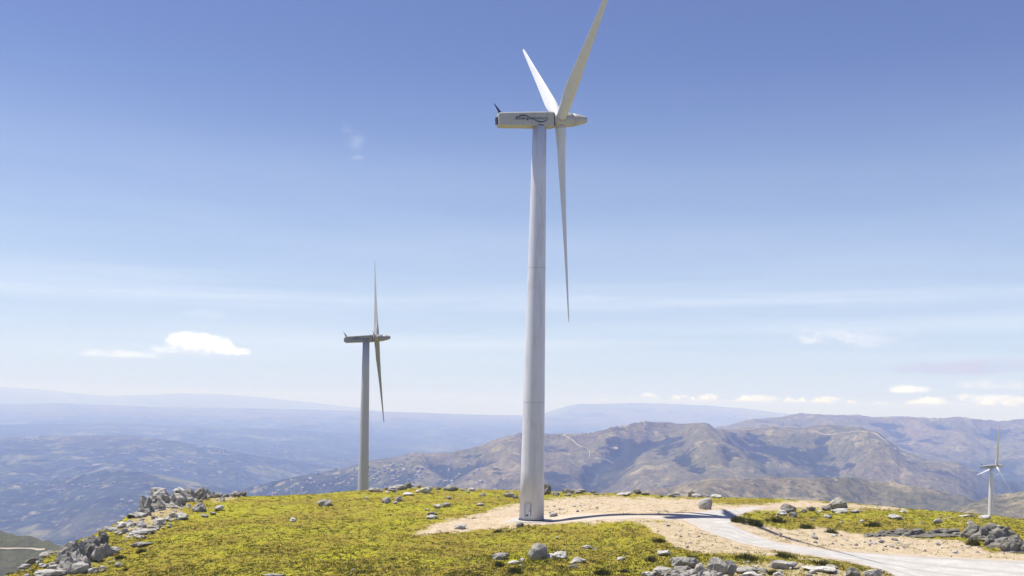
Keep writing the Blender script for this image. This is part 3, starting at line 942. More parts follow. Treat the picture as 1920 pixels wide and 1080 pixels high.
P_, G_, D_ = PALE, GREY, DARK
ROCKS = [  # name, px, py(foot), w, h, material, roundness, label
    ('boulder', 1009, 1047, 38, 28, G_, .9, 'large smooth grey boulder leaning on the grass below the big turbine'),
    ('boulder', 938, 1048, 34, 13, P_, .5, 'white flat-bottomed rock on the grass left of the leaning boulder'),
    ('boulder', 1030, 1046, 19, 8, P_, .4, 'small pale rock wedged against the right foot of the leaning boulder'),
    ('boulder', 1048, 1047, 29, 13, P_, .3, 'pale jagged rock just right of the leaning boulder'),
    ('boulder', 1084, 1055, 30, 11, P_, .5, 'low whitish rock in the grass right of the pale jagged rock'),
    ('boulder', 1075, 1065, 17, 8, G_, .4, 'small grey rock below the low whitish rock near the bottom'),
    ('boulder', 1100, 1029, 19, 7, P_, .6, 'small white flat stone alone on the grass below the gravel stand'),
    ('boulder', 1165, 1050, 17, 6, P_, .6, 'small white stone left of the foreground rock pile'),
    ('boulder', 1245, 1041, 27, 9, P_, .6, 'low pale dome of rock above the foreground rock pile'),
    ('boulder', 965, 1057, 24, 6, P_, .4, 'thin flat pale stone below the white flat-bottomed rock'),
    ('boulder', 980, 1052, 12, 6, P_, .4, 'tiny pale stone between white flat-bottomed rock and leaning boulder'),
    ('boulder', 1284, 1064, 50, 24, G_, .35, 'long slanting grey slab topping the foreground rock pile'),
    ('boulder', 1345, 1076, 38, 32, G_, .7, 'biggest rounded grey boulder at right of the foreground rock pile'),
    ('boulder', 1282, 1080, 40, 18, G_, .6, 'rounded grey boulder under the long slanting slab'),
    ('boulder', 1312, 1082, 27, 27, G_, .6, 'upright rounded boulder between slanting slab and biggest boulder'),
    ('boulder', 1368, 1078, 26, 28, G_, .4, 'pale cracked rock against the right side of the biggest pile boulder'),
    ('boulder', 1250, 1078, 50, 14, G_, .3, 'broad flat slab at the left foot of the foreground rock pile'),
    ('boulder', 1215, 1082, 24, 10, P_, .4, 'small pale rock at the far left of the foreground rock pile'),
    ('boulder', 1400, 1072, 46, 10, P_, .3, 'pale bedrock slab right of the foreground rock pile'),
    ('boulder', 1468, 1064, 52, 14, P_, .3, 'long pale bedrock ledge in the verge left of the road bend'),
    ('boulder', 1535, 1069, 60, 8, P_, .3, 'thin pale bedrock ledge running towards the road edge'),
    ('boulder', 1598, 1080, 26, 16, D_, .4, 'dark angular rock at the bottom edge beside the road'),
    ('boulder', 1636, 1082, 34, 16, P_, .6, 'pale rounded rock at the bottom edge beside the road'),
    ('boulder', 1405, 1084, 46, 12, P_, .4, 'pale rock cut by the bottom edge below the bedrock ledge'),
    ('boulder', 1560, 1066, 24, 7, G_, .4, 'low grey rock at the end of the grass strip by the road'),
    ('boulder', 1322, 955, 25, 22, P_, .85, 'round pale boulder standing alone on dirt beyond the road junction'),
    ('boulder', 1571, 955, 33, 23, G_, .8, 'large domed grey boulder on the heath right of the road'),
    ('boulder', 1549, 957, 17, 10, G_, .5, 'small grey rock at left foot of the large domed boulder'),
    ('boulder', 1575, 962, 32, 8, P_, .4, 'flat pale rocks in front of the large domed boulder'),
    ('boulder', 1478, 961, 30, 16, G_, .7, 'dark rounded boulder near the road bend left of the domed boulder'),
    ('boulder', 1466, 966, 20, 10, P_, .5, 'pale rock below the dark rounded boulder by the bend'),
    ('boulder', 1487, 969, 17, 9, G_, .5, 'small dark rock below right of the dark rounded boulder by the bend'),
    ('boulder', 1508, 961, 10, 7, D_, .5, 'little dark stone left of the low dark rock on the heath'),
    ('boulder', 1520, 957, 15, 8, G_, .6, 'low dark rock midway between the bend boulder and the domed boulder'),
    ('boulder', 1537, 961, 10, 4, P_, .5, 'tiny pale stone below left of the domed boulder'),
    ('boulder', 1604, 961, 20, 5, P_, .4, 'thin pale slab right of the domed boulder'),
    ('boulder', 1553, 971, 18, 6, P_, .6, 'small pale stone on heath below the domed boulder'),
    ('boulder', 1679, 973, 27, 9, P_, .8, 'smooth pale loaf-shaped boulder alone on the right heath'),
    ('boulder', 1692, 961, 11, 5, P_, .6, 'small pale stone above the loaf-shaped boulder'),
    ('boulder', 1616, 979, 10, 5, P_, .5, 'small stone left below the loaf-shaped boulder'),
    ('boulder', 1758, 981, 16, 9, P_, .6, 'pale stone perched over the dark ledge on the right'),
    ('boulder', 1812, 970, 30, 6, P_, .4, 'thin pale slab on the heath below the farthest turbine'),
    ('boulder', 1847, 973, 20, 7, P_, .6, 'pale stone right of the thin slab under the farthest turbine'),
    ('boulder', 1819, 983, 11, 5, P_, .5, 'small pale stone between thin slab and right crag'),
    ('boulder', 1025, 927, 17, 20, D_, .7, 'upright dark boulder half hidden behind the big tower, right side'),
    ('boulder', 1043, 929, 13, 7, G_, .5, 'small grey rock right of the upright dark boulder'),
    ('boulder', 1067, 930, 9, 5, P_, .5, 'tiny white stone on the grass behind the gravel stand'),
    ('boulder', 1064, 925, 18, 9, D_, .4, 'dark rock on the crest right of the upright boulder'),
    ('boulder', 1084, 925, 32, 8, P_, .4, 'broad pale rock on the crest beside a dark one'),
    ('boulder', 1112, 924, 10, 5, D_, .5, 'small dark knob right of the broad pale crest rock'),
    ('boulder', 1172, 928, 32, 6, P_, .3, 'flat pale slab on the crest midway to the round boulder'),
    ('boulder', 1195, 926, 14, 9, D_, .5, 'dark rock on the right end of the flat crest slab'),
    ('boulder', 1210, 929, 16, 7, G_, .5, 'grey rock just right of the dark crest rock'),
    ('boulder', 1262, 931, 26, 6, P_, .3, 'pale broken slab on the crest left of the round boulder'),
    ('boulder', 1297, 931, 14, 11, D_, .5, 'dark knobbly rock on the crest above the round boulder'),
    ('boulder', 1306, 932, 20, 7, P_, .5, 'pale rock at right foot of the dark knobbly rock'),
    ('boulder', 1343, 933, 20, 6, P_, .5, 'pale low rock on the crest above right of round boulder'),
    ('boulder', 955, 931, 22, 9, G_, .5, 'grey rock at the left edge of the big tower'),
    ('boulder', 967, 934, 12, 6, P_, .5, 'white stone touching the left side of the big tower'),
    ('boulder', 975, 987, 15, 7, D_, .5, 'dark stone on the gravel in front of the big tower'),
    ('boulder', 1038, 968, 16, 8, P_, .4, 'pale stone on rubble just right of the big tower base'),
    ('boulder', 906, 930, 12, 6, G_, .5, 'small grey rock on the crest grass left of the big tower'),
    ('boulder', 900, 948, 17, 5, P_, .5, 'small pale slab at the upper edge of the bare dirt'),
    ('boulder', 811, 965, 18, 5, D_, .4, 'thin dark slab lying on top of a pale slab by the dirt'),
    ('boulder', 811, 972, 22, 7, P_, .4, 'pale slab under a dark slab at the left tip of the dirt'),
    ('boulder', 863, 991, 24, 9, P_, .5, 'whitish rock at the lower edge of the bare dirt'),
    ('boulder', 819, 953, 14, 8, P_, .5, 'small pale rock above the stacked slabs'),
    ('boulder', 836, 950, 17, 8, G_, .5, 'small grey rock beside the pale one above the stacked slabs'),
    ('boulder', 842, 936, 10, 5, G_, .5, 'tiny grey stone on grass under the rounded crest boulder'),
    ('boulder', 845, 921, 28, 13, G_, .85, 'rounded grey-brown boulder on the crest right of the left turbine'),
    ('boulder', 800, 925, 23, 13, P_, .5, 'pale blocky rock on crest left of the rounded grey-brown boulder'),
    ('boulder', 822, 918, 12, 6, D_, .4, 'small dark rock between pale blocky rock and rounded boulder'),
    ('boulder', 766, 915, 15, 11, D_, .5, 'dark rock crowning the crest between both nearer turbines'),
    ('boulder', 746, 919, 34, 10, P_, .4, 'long pale rock left of the dark crowning rock on the crest'),
    ('boulder', 703, 922, 28, 8, G_, .6, 'flat grey slab at right foot of the left turbine tower'),
    ('boulder', 785, 915, 9, 6, D_, .4, 'little dark stone right of the dark crowning rock'),
    ('boulder', 727, 918, 12, 5, D_, .4, 'little dark stone right of the flat slab by the tower'),
    ('boulder', 765, 928, 22, 5, P_, .4, 'thin slab in grass under the long pale crest rock'),
    ('boulder', 885, 920, 18, 5, P_, .4, 'low pale slab on the crest right of the rounded boulder'),
    ('boulder', 724, 944, 18, 12, G_, .4, 'angular grey rock, left one of a pair on the grass'),
    ('boulder', 748, 940, 14, 11, G_, .4, 'pointed grey rock, right one of a pair on the grass'),
    ('boulder', 740, 944, 10, 5, P_, .4, 'small pale stone between the pair of grey rocks'),
    ('boulder', 687, 936, 8, 5, G_, .5, 'tiny grey stone left of the pair of rocks'),
    ('boulder', 609, 949, 28, 13, G_, .85, 'brown-grey loaf boulder alone on the grass left of the left turbine'),
    ('boulder', 549, 977, 13, 7, P_, .5, 'lone small white stone on the grass slope'),
    ('boulder', 515, 1081, 40, 6, P_, .4, 'pale stone cut by the bottom edge of the grass slope'),
    # ridge on the left, top group
    ('boulder', 302, 944, 44, 30, P_, .6, 'big pale rounded block at the left end of the ridge outcrop'),
    ('boulder', 336, 940, 38, 26, P_, .5, 'pale slanting boulder in the middle of the ridge outcrop'),
    ('boulder', 348, 928, 27, 22, D_, .4, 'dark topmost rock of the ridge outcrop'),
    ('boulder', 377, 937, 29, 26, G_, .6, 'grey rounded block at right of the topmost ridge rock'),
    ('boulder', 360, 936, 14, 14, P_, .4, 'narrow pale rock wedged below the topmost ridge rock'),
    ('boulder', 401, 927, 12, 11, D_, .4, 'small dark rock right of the grey rounded ridge block'),
    ('boulder', 410, 932, 14, 9, P_, .4, 'small pale rock on the ridge right of the main outcrop'),
    ('boulder', 424, 925, 12, 7, D_, .4, 'small dark stone on the ridge before the last rocks'),
    ('boulder', 442, 927, 18, 11, G_, .4, 'grey rock in the last little group on the ridge'),
    ('boulder', 457, 928, 11, 10, D_, .4, 'dark rock closing the ridge group on the right'),
    ('boulder', 373, 960, 27, 18, G_, .6, 'grey box-like boulder on grass below the ridge outcrop'),
    ('boulder', 411, 956, 18, 9, P_, .4, 'pale rock right of the box-like boulder'),
    ('boulder', 383, 969, 15, 6, P_, .5, 'small pale stone below the box-like boulder'),
    ('boulder', 399, 965, 11, 5, P_, .5, 'tiny pale stone between box-like boulder and pale rock'),
    ('boulder', 296, 956, 36, 8, P_, .4, 'long pale slab directly under the ridge outcrop'),
    ('boulder', 258, 970, 32, 9, P_, .4, 'pale slab on the skyline where the ridge starts down'),
    ('boulder', 340, 974, 28, 12, P_, .4, 'white jagged slab at the right end of the scree'),
    ('boulder', 298, 984, 24, 13, P_, .4, 'white block in the middle of the scree'),
    ('boulder', 265, 1001, 56, 9, P_, .4, 'very long pale slab at the foot of the scree'),
    ('boulder', 284, 992, 14, 6, G_, .5, 'small grey slab above right end of the very long slab'),
    ('boulder', 230, 988, 24, 10, P_, .4, 'pale block on the skyline above the very long slab'),
    ('boulder', 208, 996, 26, 9, P_, .4, 'flat pale rock on the skyline above the lower crag'),
    ('boulder', 264, 1024, 42, 8, P_, .5, 'lone elongated pale slab on grass right of lower crag'),
    ('boulder', 210, 1038, 27, 13, P_, .4, 'white angular block right of the lower crag'),
    ('boulder', 193, 1025, 22, 30, D_, .7, 'tall dark rounded boulder topping the lower crag'),
    ('boulder', 172, 1030, 34, 26, G_, .4, 'grey block left of the tall dark boulder'),
    ('boulder', 126, 1060, 36, 46, G_, .6, 'tall grey fin of rock at left of the lower crag'),
    ('boulder', 146, 1056, 30, 42, G_, .5, 'ribbed grey block in the middle of the lower crag'),
    ('boulder', 166, 1052, 26, 34, D_, .5, 'dark cleft block below the tall dark boulder'),
    ('boulder', 183, 1053, 22, 24, P_, .5, 'pale block at the right foot of the lower crag'),
    ('boulder', 149, 1074, 35, 20, P_, .9, 'smooth pale egg-shaped boulder at the foot of the lower crag'),
    ('boulder', 176, 1074, 20, 11, P_, .4, 'pale angular rock right of the egg-shaped boulder'),
    ('boulder', 193, 1067, 11, 7, P_, .6, 'small white stone right of the egg-shaped boulder'),
    ('boulder', 222, 1062, 14, 7, P_, .4, 'small pale stone on grass right of the lower crag foot'),
    ('boulder', 62, 1048, 32, 13, D_, .4, 'dark rock on the skyline at the lower left'),
    ('boulder', 92, 1034, 34, 9, G_, .5, 'grey slab on the skyline left of the lower crag'),
    ('boulder', 46, 1062, 26, 9, P_, .4, 'pale slab low on the skyline at the lower left'),
    ('boulder', 92, 1082, 54, 14, P_, .4, 'broad pale slab at the bottom edge left of the crag'),
    ('boulder', 82, 1064, 18, 8, P_, .4, 'small pale rock between dark skyline rock and crag'),
    ('boulder', 100, 1068, 20, 10, P_, .4, 'pale rock at the left foot of the grey fin'),
]
tilts = {1009: -.45, 1284: -.28, 336: -.35, 264: -.10, 724: -.3, 348: .3, 126: .15}
for name, px, py, w, h_, mt, rd, lab in ROCKS:
    if px == 1575:
        lab = 'flat pale rock in front of the large domed boulder'
    put_rock(name, 'boulder', px, py, w, h_, mt, lab, roundness=rd, tilt=tilts.get(px, random.uniform(-.12, .12)), depth=.75 if w > 25 else .9)
# the little knob on the upright boulder behind the tower
x, y, z = on_hill(1027, 927)
o = link(bpy.data.objects.new('stone', SMALL[DARK.name][2])); o.scale = (.5, .45, .6)
o.location = (x + .05, y, z + 1.75); tag(o, 'small dark stone balanced on the upright boulder behind the tower', 'stone')


def crag(name, pts, mat, label, cat='rock outcrop', blocks=9, seed=0, hk=1.0, flat_=.45):
    """one mass of bedrock: angular blocks grown into each other, in one mesh"""
    rnd = random.Random(seed)
    bm = bmesh.new(); org = None
    for px, py, w, h_ in pts:
        x, y, z = on_hill(px, py); s = y / F
        if org is None:
            org = Vector((x, y, z))
        b2 = rock_mesh(seed * 31 + int(px), 3, 6, .22, .5); me_ = bpy.data.meshes.new('tmp'); b2.to_mesh(me_); b2.free()
        me_.transform(Matrix.Translation(Vector((x, y, z - h_ * s * .12)) - org) @ Matrix.Diagonal((w * s * 1.35, w * s * .9, h_ * s * .6, 1))); bm.from_mesh(me_); bpy.data.meshes.remove(me_)
        for k in range(blocks):
            b2 = rock_mesh(seed * 31 + k * 7 + int(px), 3, 12, .22, .0)
            me_ = bpy.data.meshes.new('tmp'); b2.to_mesh(me_); b2.free()
            ww = w * s * rnd.uniform(.28, .62); hh = h_ * s * rnd.uniform(.35, .95) * hk
            M_ = (Matrix.Translation(Vector((x, y, z)) - org + Vector((rnd.uniform(-.4, .4) * w * s, rnd.uniform(-.5, .9) * w * s * flat_, hh * .22)))
                  @ Matrix.Rotation(rnd.uniform(-.5, .5), 4, 'Z') @ Matrix.Rotation(rnd.uniform(-.5, .2), 4, 'Y') @ Matrix.Diagonal((ww, ww * .7, hh, 1)))
            me_.transform(M_); bm.from_mesh(me_); bpy.data.meshes.remove(me_)
    o = obj(name, bm, mat); o.location = org
    return tag(o, label, cat)


crag('rock_outcrop', [(1855, 1012, 70, 40), (1885, 1024, 60, 42), (1905, 1034, 50, 34), (1830, 1004, 40, 24), (1870, 1000, 50, 26)], D_, 'craggy grey rock outcrop at the right edge above the road', blocks=16, seed=3)
crag('rock_outcrop', [(1670, 1003, 50, 12), (1715, 1003, 60, 16), (1765, 1002, 60, 16), (1640, 1006, 40, 8), (1800, 1004, 40, 12)], D_, 'low dark ledge of bedrock along the heath bank left of the right crag', blocks=10, seed=5, flat_=.3)
crag('rock_outcrop', [(283, 958, 44, 44), (270, 966, 26, 26)], G_, 'dark bedrock stack at the left end of the ridge outcrop', blocks=10, seed=8)
crag('rock_outcrop', [(318, 950, 48, 44), (345, 942, 40, 42)], G_, 'dark bedrock under the middle of the ridge outcrop', blocks=10, seed=18)
crag('rock_outcrop', [(388, 935, 38, 30)], G_, 'small jagged bedrock at the right end of the ridge outcrop', blocks=9, seed=28)
crag('rock_outcrop', [(125, 1074, 44, 52), (150, 1068, 46, 56)], G_, 'dark bedrock core in the lower left half of the lower crag', blocks=10, seed=9)
crag('rock_outcrop', [(182, 1046, 44, 44), (162, 1052, 44, 40)], G_, 'dark bedrock core in the upper right half of the lower crag', blocks=9, seed=19)
crag('rock_outcrop', [(1310, 1084, 80, 26), (1340, 1086, 80, 24), (1270, 1086, 60, 20)], G_, 'rough bedrock under the foreground rock pile', blocks=8, seed=12)

# loose stones, by the place they lie in: polygon, count, sizes, materials, label, group
LOOSE = [
    ([(215, 1000), (262, 962), (330, 950), (352, 972), (300, 1002), (232, 1018)], 62, (6, 22), (P_, P_, G_), 'pale stone in the scree sloping down from the ridge outcrop', 'scree stones below the ridge outcrop'),
    ([(20, 1085), (70, 1052), (120, 1060), (130, 1085)], 18, (6, 20), (P_, G_), 'pale stone in the rubble left of the lower crag', 'rubble left of the lower crag'),
    ([(1400, 1000), (1560, 1000), (1700, 1012), (1830, 1026), (1900, 1042), (1700, 1036), (1500, 1018)], 60, (4, 14), (P_, G_, P_), 'loose stone on the bare bank above the road', 'stones on the road bank'),
    ([(1320, 1060), (1440, 1052), (1560, 1070), (1620, 1085), (1400, 1085)], 26, (6, 22), (P_, P_, G_), 'pale stone lying between the foreground rock pile and the road', 'stones beside the road in the foreground'),
    ([(1215, 985), (1290, 985), (1400, 1030), (1290, 1032)], 28, (3, 9), (P_, G_), 'small stone on the bare ground left of the road bend', 'small stones left of the road bend'),
    ([(1024, 950), (1080, 944), (1130, 954), (1060, 966), (1030, 968)], 20, (3, 8), (P_, G_), 'rubble stone on the low bank right of the big tower', 'rubble right of the big tower'),
    ([(700, 932), (1000, 930), (960, 945), (850, 965), (780, 985), (700, 960)], 8, (4, 8), (P_, G_), 'tiny stone in the grass between crest and bare dirt', 'tiny stones above the bare dirt'),
    ([(560, 1030), (900, 1010), (1200, 1000), (1220, 1075), (900, 1080), (560, 1078)], 10, (4, 9), (P_, P_, G_), 'small stone half sunk in the foreground grass', 'small stones in the foreground grass'),
    ([(1420, 960), (1850, 970), (1880, 990), (1700, 990), (1480, 980)], 14, (4, 9), (P_, G_), 'small stone on the heath right of the road', 'small stones on the right heath'),
    ([(690, 917), (900, 918), (900, 924), (700, 926)], 14, (4, 11), (P_, D_, G_), 'small rock along the crest right of the left turbine', 'small rocks on the middle crest'),
    ([(1040, 922), (1360, 930), (1360, 934), (1040, 928)], 20, (4, 11), (P_, D_, G_), 'small rock along the crest behind the dirt clearing', 'small rocks on the crest behind the clearing'),
    ([(150, 1060), (205, 1010), (250, 1010), (225, 1062), (170, 1080)], 22, (5, 14), (P_, G_), 'pale stone around the right side of the lower crag', 'stones right of the lower crag'),
    ([(265, 940), (400, 925), (430, 940), (330, 962)], 18, (6, 15), (P_, D_, G_), 'small rock filling a gap in the ridge outcrop', 'small rocks of the ridge outcrop')]
for poly, n, (s0, s1), mats_, lab, grp in LOOSE:
    P = np.array(poly, float); k = 0; tries = 0
    while k < n and tries < 4000:
        tries += 1
        px, py = RNG.uniform(P[:, 0].min(), P[:, 0].max()), RNG.uniform(P[:, 1].min(), P[:, 1].max())
        if sd_poly(np.array([px]), np.array([py]), poly)[0] < 0:
            continue
        x, y, _ = on_hill(px, py)
        if road_at(x, y) > -1:
            continue
        w = float(s0 + (s1 - s0) * RNG.random() ** 2.2)
        put_rock('stone', 'stone', px, py, w, w * RNG.uniform(.32, .6), mats_[int(RNG.integers(len(mats_)))], lab, grp, depth=RNG.uniform(.6, 1), rz=RNG.uniform(0, 3), tilt=RNG.uniform(-.3, .3), big=False)
        k += 1

# ------------------------------------------------------------------ shrubs and grass
def mat_leaf(name, ca, cb, cc):
    m, g, b = new_mat(name, 0.8, 0.15)
    t = g.attr('tone'); n = g.noise(g.pos(), 0.10, 4, 0.6)
    c = g.mix(g.ss(t, 0.05, 0.62), ca, cb); c = g.mix(g.ss(t, 0.66, 1.0), c, cc)
    c = g.mix(g.m('MULTIPLY', g.ss(n, 0.42, 0.64), 0.55), c, cb)
    if name == 'grass_blades':
        q = g.noise(g.pos(), 0.16, 5, 0.65, 0.3); q2 = g.noise(g.pos(), 0.045, 3, 0.5)
        c = g.mix(g.m('MULTIPLY', g.ss(q, 0.50, 0.62), 0.6), c, (0.27, 0.20, 0.055))
        c = g.mix(g.m('MULTIPLY', g.ss(q2, 0.50, 0.66), 0.5), c, (0.17, 0.19, 0.030))
    g.put(b.inputs['Base Color'], c)
    return m


LEAF = mat_leaf('gorse_leaves', (0.06, 0.065, 0.015), (0.12, 0.12, 0.022), (0.22, 0.17, 0.06))
GRASS = mat_leaf('grass_blades', (0.13, 0.13, 0.018), (0.325, 0.31, 0.034), (0.64, 0.47, 0.19))
TWIG, g, b = new_mat('twig_bark', 0.9, 0.1)
g.put(b.inputs['Base Color'], g.mix(g.noise(g.pos(), 8, 3), (0.05, 0.04, 0.03), (0.10, 0.08, 0.06)))


def tuft_arrays(c, rad, hgt, nb, leaf, rng, dome=True):
    """many small pointed faces spread through low domes; c (n,3)"""
    n = len(c)
    cc = np.repeat(c, nb, 0); rr = np.repeat(rad, nb); hh = np.repeat(hgt, nb); m_ = n * nb
    th = rng.uniform(0, 2 * np.pi, m_); q = np.sqrt(rng.random(m_))
    base_ = cc + np.stack([np.cos(th) * q * rr, np.sin(th) * q * rr, np.zeros(m_)], 1)
    top = hh * (1 - .75 * q ** 2) * rng.uniform(.5, 1.15, m_)
    lean = np.stack([np.cos(th), np.sin(th)], 1) * (q * top * .6)[:, None] + rng.normal(size=(m_, 2)) * .25 * top[:, None]
    tip = base_ + np.concatenate([lean, top[:, None]], 1)
    ph = rng.uniform(0, np.pi, m_); w = leaf * rng.uniform(.6, 1.4, m_) * np.sqrt(rr)
    side = np.stack([np.cos(ph) * w, np.sin(ph) * w, np.zeros(m_)], 1)
    base_[:, 2] -= .04
    co = np.stack([base_ - side, base_ + side, tip], 1).reshape(-1, 3)
    return co, np.arange(m_ * 3).reshape(-1, 3)


rng = np.random.default_rng(3)
xs, ys = [], []
NT = 150000
u_ = rng.uniform(-.57, .57, NT); d_ = 1 / np.sqrt(rng.uniform(1 / 200. ** 2, 1 / 84. ** 2, NT))
gx, gy = u_ * d_, d_
keep = gy < np.interp(u_, CREST_U, CREST_D) + 6
gx, gy = gx[keep], gy[keep]
dm = dirt_at(gx, gy); rm = road_at(gx, gy)
pr = np.clip(1 - dm * 1.02, .04 + .40 * (fbm(gx * .3, gy * .35, 3, 55) > .24), 1) * (rm < -1.0)
clump = smooth(-.35, .25, fbm(gx * .22, gy * .22, 4, 61))
pr *= .35 + .65 * clump
keep = rng.random(len(gx)) < pr
gx, gy = gx[keep], gy[keep]
gz = hill_z(gx, gy)
siz = rng.uniform(.14, .34, len(gx)) * (1 + .4 * (fbm(gx * .5, gy * .5, 2, 71) > .2))
co, fc = tuft_arrays(np.stack([gx, gy, gz], 1), siz, siz * rng.uniform(.2, .55, len(gx)), 6, .12, rng)
me = np_mesh('grass', co, fc, False)
low_ = fbm(gx * .045, gy * .06, 3, 83)
tone = np.clip(.46 + .16 * low_ - .12 * smooth(110, 165, gy) + .5 * fbm(gx * .25, gy * .25, 4, 81) + rng.normal(0, .28, len(gx)), 0, 1)
tone = np.where(rng.random(len(gx)) < .05 + .10 * (fbm(gx * .12, gy * .12, 3, 87) > .25), .97, tone)
add_attr(me, 'tone', np.repeat(tone, 18))
tag(obj('grass', me, GRASS), 'short yellow-green moorland grass covering the hilltop', 'grass', kind='stuff')
print('tufts', len(gx))
# taller dry bents standing in the turf
NT = 9000
u_ = rng.uniform(-.57, .57, NT); d_ = 1 / np.sqrt(rng.uniform(1 / 195. ** 2, 1 / 84. ** 2, NT))
bx_, by_ = u_ * d_, d_
keep = (by_ < np.interp(u_, CREST_U, CREST_D) + 4) & (road_at(bx_, by_) < -1.5) & (dirt_at(bx_, by_) < .8) & (rng.random(NT) < .25 + .75 * (fbm(bx_ * .15, by_ * .15, 3, 66) > .12))
bx_, by_ = bx_[keep], by_[keep]
siz = rng.uniform(.16, .36, len(bx_))
co, fc = tuft_arrays(np.stack([bx_, by_, hill_z(bx_, by_)], 1), siz, rng.uniform(.22, .5, len(bx_)), 10, .05, rng)
me = np_mesh('dry_grass', co, fc, False)
add_attr(me, 'tone', np.repeat(np.clip(rng.normal(.72, .25, len(bx_)), 0, 1), 30))
tag(obj('dry_grass', me, GRASS), 'taller straw-coloured grass tufts standing out of the turf', 'grass', kind='stuff')
# low heather between the grass
NT = 40000
u_ = rng.uniform(-.57, .57, NT); d_ = 1 / np.sqrt(rng.uniform(1 / 200. ** 2, 1 / 84. ** 2, NT))
gx, gy = u_ * d_, d_
keep = gy < np.interp(u_, CREST_U, CREST_D) + 5
gx, gy = gx[keep], gy[keep]
px_, py_ = project(gx, gy, hill_z(gx, gy))
dens = smooth(.05, .5, fbm(gx * .16, gy * .2, 4, 91))
dens = np.maximum(dens, .75 * (px_ > 1380) * (py_ < 1010)) * .9
dens = np.maximum(dens, .35 * (py_ > 1050) * (px_ > 900)) + .13
keep = rng.random(len(gx)) < dens * (dirt_at(gx, gy) < .45) * (road_at(gx, gy) < -2)
gx, gy = gx[keep], gy[keep]
siz = rng.uniform(.14, .46, len(gx)) * rng.uniform(.6, 1.1, len(gx))
co, fc = tuft_arrays(np.stack([gx, gy, hill_z(gx, gy)], 1), siz, siz * rng.uniform(.4, .75, len(gx)), 16, .075, rng)
me = np_mesh('heather', co, fc, False)
add_attr(me, 'tone', np.repeat(np.clip(rng.normal(.45, .25, len(gx)), 0, 1), 48))
tag(obj('heather', me, LEAF), 'low dark heather scattered through the hilltop grass', 'heather', kind='stuff')


def shrub(px, py, w, h_, label, seed):
    x, y, z = on_hill(px, py); s = y / F
    rg = np.random.default_rng(seed)
    W2, H2 = w * s / 2, h_ * s
    root = bpy.data.objects.new('shrub', None); link(root); root.location = (x, y, z); tag(root, label, 'shrub')
    n = 9
    th = rg.uniform(0, 6.28, n); q = rg.uniform(0, .62, n) * W2
    c = np.stack([np.cos(th) * q, np.sin(th) * q * .8, np.zeros(n)], 1)
    c[:, 2] = hill_z(x + c[:, 0], y + c[:, 1]) - z
    co, fc = tuft_arrays(c, np.full(n, W2 * .5), H2 * rg.uniform(.7, 1.05, n), 60, .055, rg)
    me_ = np_mesh('foliage', co, fc, False); add_attr(me_, 'tone', np.repeat(rg.uniform(0, .8, n * 60), 3))
    obj('foliage', me_, LEAF, root)
    bm = bmesh.new()
    for k in range(5):
        t = rg.uniform(0, 6.28); L_ = H2 * .7
        p0 = Vector((0, 0, -.1)); p1 = Vector((math.cos(t) * W2 * .45, math.sin(t) * W2 * .4, L_))
        vs = [[bm.verts.new(p + Vector((math.cos(a) * r_, math.sin(a) * r_, 0))) for a in (0, 2.1, 4.2)] for p, r_ in ((p0, .03), (p1, .01))]
        for i in range(3):
            bm.faces.new((vs[0][i], vs[0][(i + 1) % 3], vs[1][(i + 1) % 3], vs[1][i]))
    obj('stem', bm, TWIG, root)


for i, (px, py, w, h_, lab) in enumerate([
        (1238, 1018, 34, 12, 'dark green shrub at the grass edge left of the bare ground'),
        (1128, 1077, 32, 15, 'dark rounded shrub at the bottom left of the foreground rock pile'),
        (935, 1061, 24, 9, 'low dark shrub below the white flat-bottomed rock'),
        (965, 1074, 40, 13, 'low olive shrub at the bottom under the leaning boulder'),
        (935, 998, 24, 6, 'flat dark shrub on the grass in front of the gravel stand'),
        (1220, 1052, 30, 10, 'olive shrub between small white stone and the foreground rock pile'),
        (1170, 1074, 26, 10, 'olive shrub at the bottom left of the broad flat slab'),
        (1400, 1048, 60, 12, 'long low shrub on the strip above the pale bedrock'),
        (1470, 1045, 50, 12, 'long low shrub on the strip left of the road bend'),
        (1540, 1060, 44, 12, 'green shrub at the road edge near the end of the strip'),
        (1450, 1078, 30, 12, 'reddish green shrub at the bottom beside the pale bedrock ledge'),
        (1380, 978, 40, 14, 'dark green shrub on the inner corner of the road bend'),
        (1415, 985, 50, 14, 'second green shrub right of the road bend corner'),
        (1455, 978, 40, 12, 'low shrub below the dark rounded boulder by the bend'),
        (1560, 1000, 30, 12, 'dark shrub on the bank above the bare slope'),
        (1510, 990, 34, 12, 'shrub on the bank below the little dark stones'),
        (1640, 988, 44, 12, 'shrub at the left start of the dark bedrock ledge'),
        (1825, 1022, 26, 20, 'very dark shrub at the left foot of the right crag'),
        (243, 972, 9, 11, 'small dark bush on the skyline left of the scree'),
        (225, 1048, 26, 8, 'low dark shrub beside the lower crag'),
        (265, 1035, 22, 7, 'small dark shrub under the lone elongated slab'),
        (235, 1070, 16, 5, 'tiny dark shrub on the grass near the bottom left'),
        (735, 1050, 12, 5, 'tiny dark shrub in the middle of the foreground grass'),
        (1300, 1050, 26, 9, 'small dark shrub above the long slanting slab')]):
    shrub(px, py, w, h_ * 1.1, lab, 400 + i)

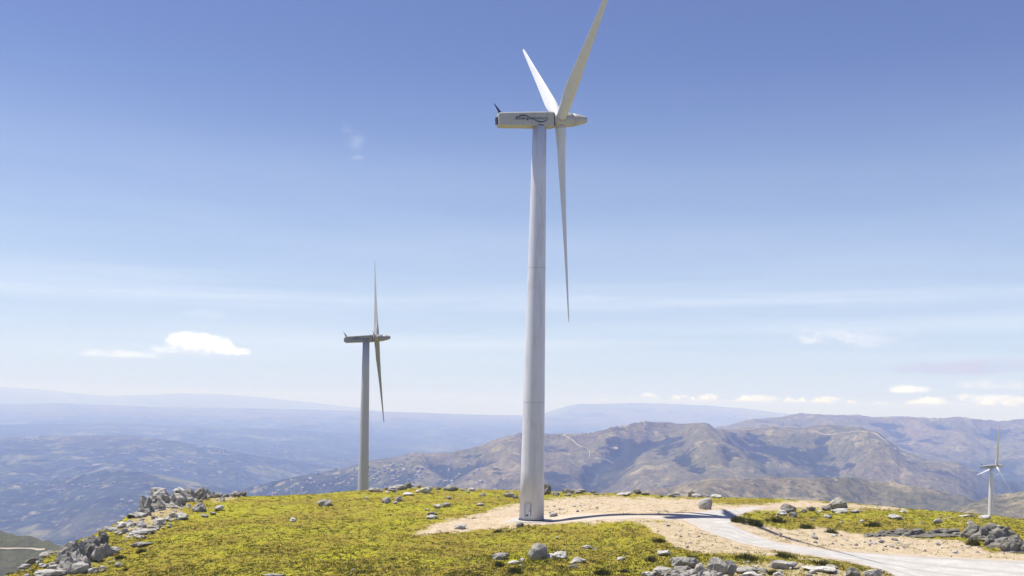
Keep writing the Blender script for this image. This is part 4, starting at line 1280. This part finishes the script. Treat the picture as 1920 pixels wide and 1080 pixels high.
# ------------------------------------------------------------------ towns in the valley: pale specks too many to count
def town(name, spots, label, seed):
    rg = np.random.default_rng(seed); cs = []
    for px, py, sx, sy, n in spots:
        for _ in range(int(n * .4)):
            q = on_hill(px + rg.normal() * sx * 1.7, py + rg.normal() * sy * 1.3, 2600, 12000, far_z)
            cs.append(q)
    co, fc = [], []
    for x, y, z in cs:
        w, l, h_ = rg.uniform(5, 11), rg.uniform(8, 17), rg.uniform(5, 8); t = rg.uniform(0, 3.14); ct, st = math.cos(t), math.sin(t)
        b0 = len(co)
        for dz in (-6, h_):
            for dx, dy in ((-w, -l), (w, -l), (w, l), (-w, l)):
                co.append((x + (dx * ct - dy * st) / 2, y + (dx * st + dy * ct) / 2, z + dz))
        for dy in (-l, l):
            co.append((x - dy * st / 2, y + dy * ct / 2, z + h_ + 2.6))
        fc += [(b0, b0 + 1, b0 + 5, b0 + 4), (b0 + 1, b0 + 2, b0 + 6, b0 + 5), (b0 + 2, b0 + 3, b0 + 7, b0 + 6), (b0 + 3, b0, b0 + 4, b0 + 7),
               (b0 + 5, b0 + 6, b0 + 9, b0 + 8), (b0 + 7, b0 + 4, b0 + 8, b0 + 9), (b0 + 4, b0 + 5, b0 + 8, b0 + 8), (b0 + 6, b0 + 7, b0 + 9, b0 + 9)]
    me_ = bpy.data.meshes.new(name)
    me_.from_pydata(co, [], [tuple(dict.fromkeys(f)) for f in fc])
    return tag(obj(name, me_, HOUSE), label, 'town', kind='stuff')


HOUSE, g, b = new_mat('whitewash', 0.9, 0.1)
g.put(b.inputs['Base Color'], g.mix(g.noise(g.pos(), 0.02, 2), (0.36, 0.34, 0.30), (0.27, 0.20, 0.15)))
town('valley_town', [(580, 905, 26, 9, 60), (725, 880, 22, 6, 70), (800, 890, 30, 8, 60), (740, 900, 30, 8, 50), (860, 905, 22, 6, 40), (560, 925, 20, 3, 25), (690, 895, 20, 10, 30)],
     'scattered pale houses of a town in the valley behind the left turbine', 1)
town('valley_town', [(400, 845, 34, 5, 60), (230, 838, 60, 6, 40), (90, 832, 40, 6, 30), (120, 915, 30, 6, 40), (330, 873, 20, 5, 30), (300, 810, 60, 6, 30), (232, 945, 10, 6, 16)],
     'scattered pale houses over the hazy valley hills on the left', 2)
print('faces done', len(bpy.data.objects))
